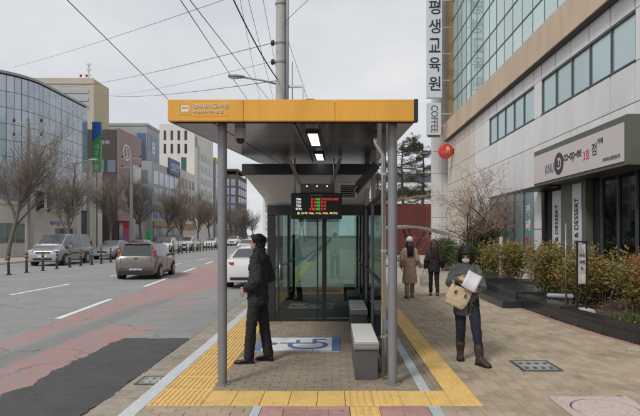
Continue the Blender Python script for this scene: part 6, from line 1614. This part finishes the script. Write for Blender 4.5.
# waiting man, seen from his left side
man = person('man in a black padded jacket and black trousers waiting by the left post', (-1.03, 7.22, 0.002), R(-100), 1.0, dict(
    J=dict(STAND, knL=(0.10,-0.06,0.49), anL=(0.10,-0.09,0.085), toeL=(0.13,-0.28,0.02), knR=(-0.10,0.05,0.49), anR=(-0.11,0.11,0.085), toeR=(-0.15,-0.08,0.02),
           shL=(0.19,0.02,1.375), elL=(0.26,0.08,1.12), wrL=(0.19,-0.11,0.99), shR=(-0.19,0.02,1.375), elR=(-0.27,0.10,1.12), wrR=(-0.17,-0.10,0.98)),
    hands=dict(L=((-0.25,-0.6,-0.55),(-0.9,0.3,0),(0,-0.3,1),0.5), R=((0.25,-0.6,-0.55),(0.9,0.3,0),(0,-0.3,1),0.5)),
    yaw=-14, pitch=2, trouser='cloth_trouser', trouser_r=(0.092,0.074,0.070), trouser_end=0.045, hem=0.77, puff=0.93, flare=0.010, collar=0.065, coat='cloth_black', sleeve=(0.078,0.070,0.052), fold=0.034, hemband=True, shoe='shoe_black', boot=0.0, hair='short'))
# woman reading
wm = person('woman in a grey coat, jeans and boots reading a paper as she walks towards us', (1.76, 7.25, 0.002), R(-6), 0.93, dict(
    J=dict(STAND, head=(-0.015,-0.075,1.55), nek=(0,0.0,1.44), knL=(0.12,-0.15,0.50), anL=(0.165,-0.21,0.085), toeL=(0.28,-0.37,0.02), knR=(-0.075,0.0,0.49), anR=(-0.065,0.15,0.105), toeR=(-0.085,-0.04,0.02),
           shL=(0.15,0.01,1.335), elL=(0.235,-0.05,1.075), wrL=(0.12,-0.24,1.04), shR=(-0.15,0.01,1.335), elR=(-0.25,-0.05,1.13), wrR=(-0.13,-0.25,1.22)),
    hands=dict(L=((-0.7,-0.5,0.05),(-0.3,0.5,0.8),(0,0,1),0.75), R=((0.75,-0.45,-0.1),(0.3,0.5,-0.4),(0,0,1),0.75)),
    yaw=-10, pitch=36, mask=True, trouser='denim', trouser_r=(0.094,0.070,0.060), trouser_end=0.2, hem=0.68, puff=0.93, flare=0.025, collar=0.02, hood=True, front=True, coat='cloth_greygreen', sleeve=(0.064,0.058,0.047), fold=0.022, shoe='boot_brown', boot=0.42, boot_r=0.070, hair='long', hair_len=0.30, sole='cloth_trouser'))
# two women walking away
wa = person('woman in a long beige coat and white knitted hat walking away', (2.02, 14.6, 0.002), R(180), 0.955, dict(
    J=dict(STAND, knL=(0.085,0.02,0.49), anL=(0.09,0.14,0.10), toeL=(0.11,-0.06,0.02), knR=(-0.085,-0.07,0.49), anR=(-0.085,-0.12,0.085), toeR=(-0.10,-0.32,0.02),
           shL=(0.15,0.01,1.33), elL=(0.225,0.05,1.08), wrL=(0.22,-0.08,0.87), shR=(-0.15,0.01,1.33), elR=(-0.225,0.02,1.08), wrR=(-0.20,-0.14,0.95)),
    hands=dict(L=((0,-0.3,-1),(-1,0,0),(0,-1,0),0.5), R=((0.1,-0.5,-0.8),(1,0,0),(0,-1,0),0.5)),
    trouser='cloth_sand', trouser_r=(0.09,0.07,0.065), trouser_end=0.12, hem=0.42, puff=0.98, flare=0.05, coat='cloth_beige', sleeve=(0.074,0.068,0.058), fold=0.02, shoe='cloth_sand', boot=0.2, hair='long', hair_len=0.42, back=True, beanie=True))
wb = person('woman in a black jacket with long brown hair walking away', (2.72, 14.85, 0.002), R(176), 0.925, dict(
    J=dict(STAND, knL=(0.085,-0.09,0.49), anL=(0.085,-0.10,0.085), toeL=(0.10,-0.30,0.02), knR=(-0.085,0.0,0.49), anR=(-0.09,0.15,0.11), toeR=(-0.10,-0.04,0.02),
           shL=(0.15,0.01,1.33), elL=(0.235,0.06,1.08), wrL=(0.25,-0.02,0.86), shR=(-0.15,0.01,1.33), elR=(-0.235,0.05,1.08), wrR=(-0.27,-0.10,0.88)),
    hands=dict(L=((0.05,-0.2,-1),(-1,0,0),(0,-1,0),0.9), R=((0,-0.3,-1),(1,0,0),(0,-1,0),0.5)),
    trouser='cloth_trouser', trouser_r=(0.088,0.066,0.055), trouser_end=0.12, hem=0.74, puff=1.0, flare=0.0, coat='cloth_black', sleeve=(0.076,0.07,0.058), fold=0.025, shoe='shoe_black', boot=0.0, hair='long', hair_len=0.44, back=True, haircol='hair_brown', sole='sole_white'))

# bags and the paper
def bag(label, c, rz, tilt, w, h, d, mat, handles):
    t = thing('tote_bag', label, 'bag', c)
    m = MB(); n = 20; rg = []
    for (u, fw, fd) in ((0,0.72,0.5),(0.06,0.86,0.85),(0.35,1.0,1.0),(0.7,0.98,0.8),(0.95,0.94,0.45),(1.0,0.93,0.38)):
        ring = []
        for k in range(n):
            a = 2*math.pi*k/n; ca, sa = math.cos(a), math.sin(a); e = 0.6
            ring.append(Vector((math.copysign(abs(ca)**e, ca)*w/2*fw, math.copysign(abs(sa)**e, sa)*d/2*fd, (u-0.5)*h)))
        rg.append(ring)
    m.loft(rg); mt = Matrix.Rotation(rz, 4, 'Z') @ Matrix.Rotation(tilt, 4, 'Y')
    r = remesh(m, 0.009, 2, 0.014, 0.09); me = MB().add([Vector(c)+mt @ Vector(v) for v in r.v], r.f); me.build('pouch', mat, t, True)
    for hp in handles: MB().tube([Vector(c)+mt @ Vector(p) if k in (0, len(hp)-1) else Vector(p) for k, p in enumerate(hp)], 0.010, 8).build('handle', mat, t, True)
    return t
wc = Vector((1.605, 7.05, 0.89))
bag('beige canvas shoulder bag hanging from the reading woman\'s arm', wc, R(-6), R(24), 0.31, 0.27, 0.11, 'canvas_beige',
    [[(-0.10,-0.03,0.12),(1.54,7.05,1.10),(1.60,7.07,1.11),(0.12,-0.03,0.12)], [(-0.10,0.03,0.12),(1.53,7.15,1.10),(1.59,7.17,1.11),(0.12,0.03,0.12)]])
bf = MB(); mt = Matrix.Translation(wc) @ Matrix.Rotation(R(-6), 4, 'Z') @ Matrix.Rotation(R(24), 4, 'Y')
for x in (-0.07, 0.08):
    bf = MB().obox((x*0.9, -0.060, 0.055), 0.022, 0.012, 0.045)
    MB().add([mt @ Vector(v) for v in bf.v], bf.f).build('clasp', 'boot_brown', [o for o in COL.objects if o.name == 'tote_bag'][0])
hb = Vector((2.46, 14.83, 0.46))
bag('white tote bag carried by the woman in black', hb, R(10), 0, 0.27, 0.30, 0.07, 'canvas_white', [[(-0.08,-0.01,0.14),(2.45,14.86,0.75),(2.48,14.86,0.75),(0.08,-0.01,0.14)]])
pp = MB(); ang = Matrix.Translation((1.765, 6.96, 1.105)) @ Matrix.Rotation(R(-8), 4, 'Z') @ Matrix.Rotation(R(28), 4, 'Y') @ Matrix.Rotation(R(-22), 4, 'X')
vs_ = []; fs_ = []
for i in range(7):
    for j in range(2): vs_.append(ang @ Vector((-0.095+0.19*i/6, 0.012*math.sin(i/6*math.pi), -0.12+0.24*j)))
for i in range(6): fs_.append((2*i, 2*i+1, 2*i+3, 2*i+2))
n0 = len(vs_); back = [ang @ (ang.inverted() @ Vector(v) + Vector((0,0.004,0))) for v in vs_]
fs_ += [tuple(reversed([k+n0 for k in f])) for f in list(fs_)]
for i in range(6):
    for j in (0, 1): fs_.append((2*i+j, 2*i+2+j, n0+2*i+2+j, n0+2*i+j))
fs_ += [(0,1,n0+1,n0), (12,13,n0+13,n0+12)]
tag(pp.add(vs_+back, fs_).build('paper_sheets', 'paper', None, True), 'white sheaf of paper held by the reading woman', 'paper')

# the photographer, standing behind the lens and mirrored in the booth glass
M('cloth_white', (0.62, 0.62, 0.60), 0.85, var=0.08, pos=False); M('denim_light', (0.10, 0.15, 0.22), 0.85, var=0.2, scale=9, pos=False)
ph = person('photographer in a white shirt mirrored in the booth door with both arms raised', (0.0, -0.36, 0.002), R(180), 1.05, dict(
    J=dict(STAND, knL=(0.10,-0.01,0.49), anL=(0.11,0,0.085), toeL=(0.14,-0.19,0.02), knR=(-0.10,-0.01,0.49), anR=(-0.11,0,0.085), toeR=(-0.14,-0.19,0.02),
           shL=(0.18,0.01,1.38), elL=(0.33,-0.10,1.27), wrL=(0.17,-0.20,1.53), shR=(-0.18,0.01,1.38), elR=(-0.33,-0.10,1.27), wrR=(-0.17,-0.20,1.53)),
    hands=dict(L=((-0.5,-0.1,0.5),(-0.5,0,-0.3),(0,0,1),0.8), R=((0.5,-0.1,0.5),(0.5,0,-0.3),(0,0,1),0.8)),
    trouser='denim_light', hem=0.80, flare=0.0, coat='cloth_white', sleeve=(0.075,0.065,0.05), shoe='shoe_black', boot=0.0, hair='short'))
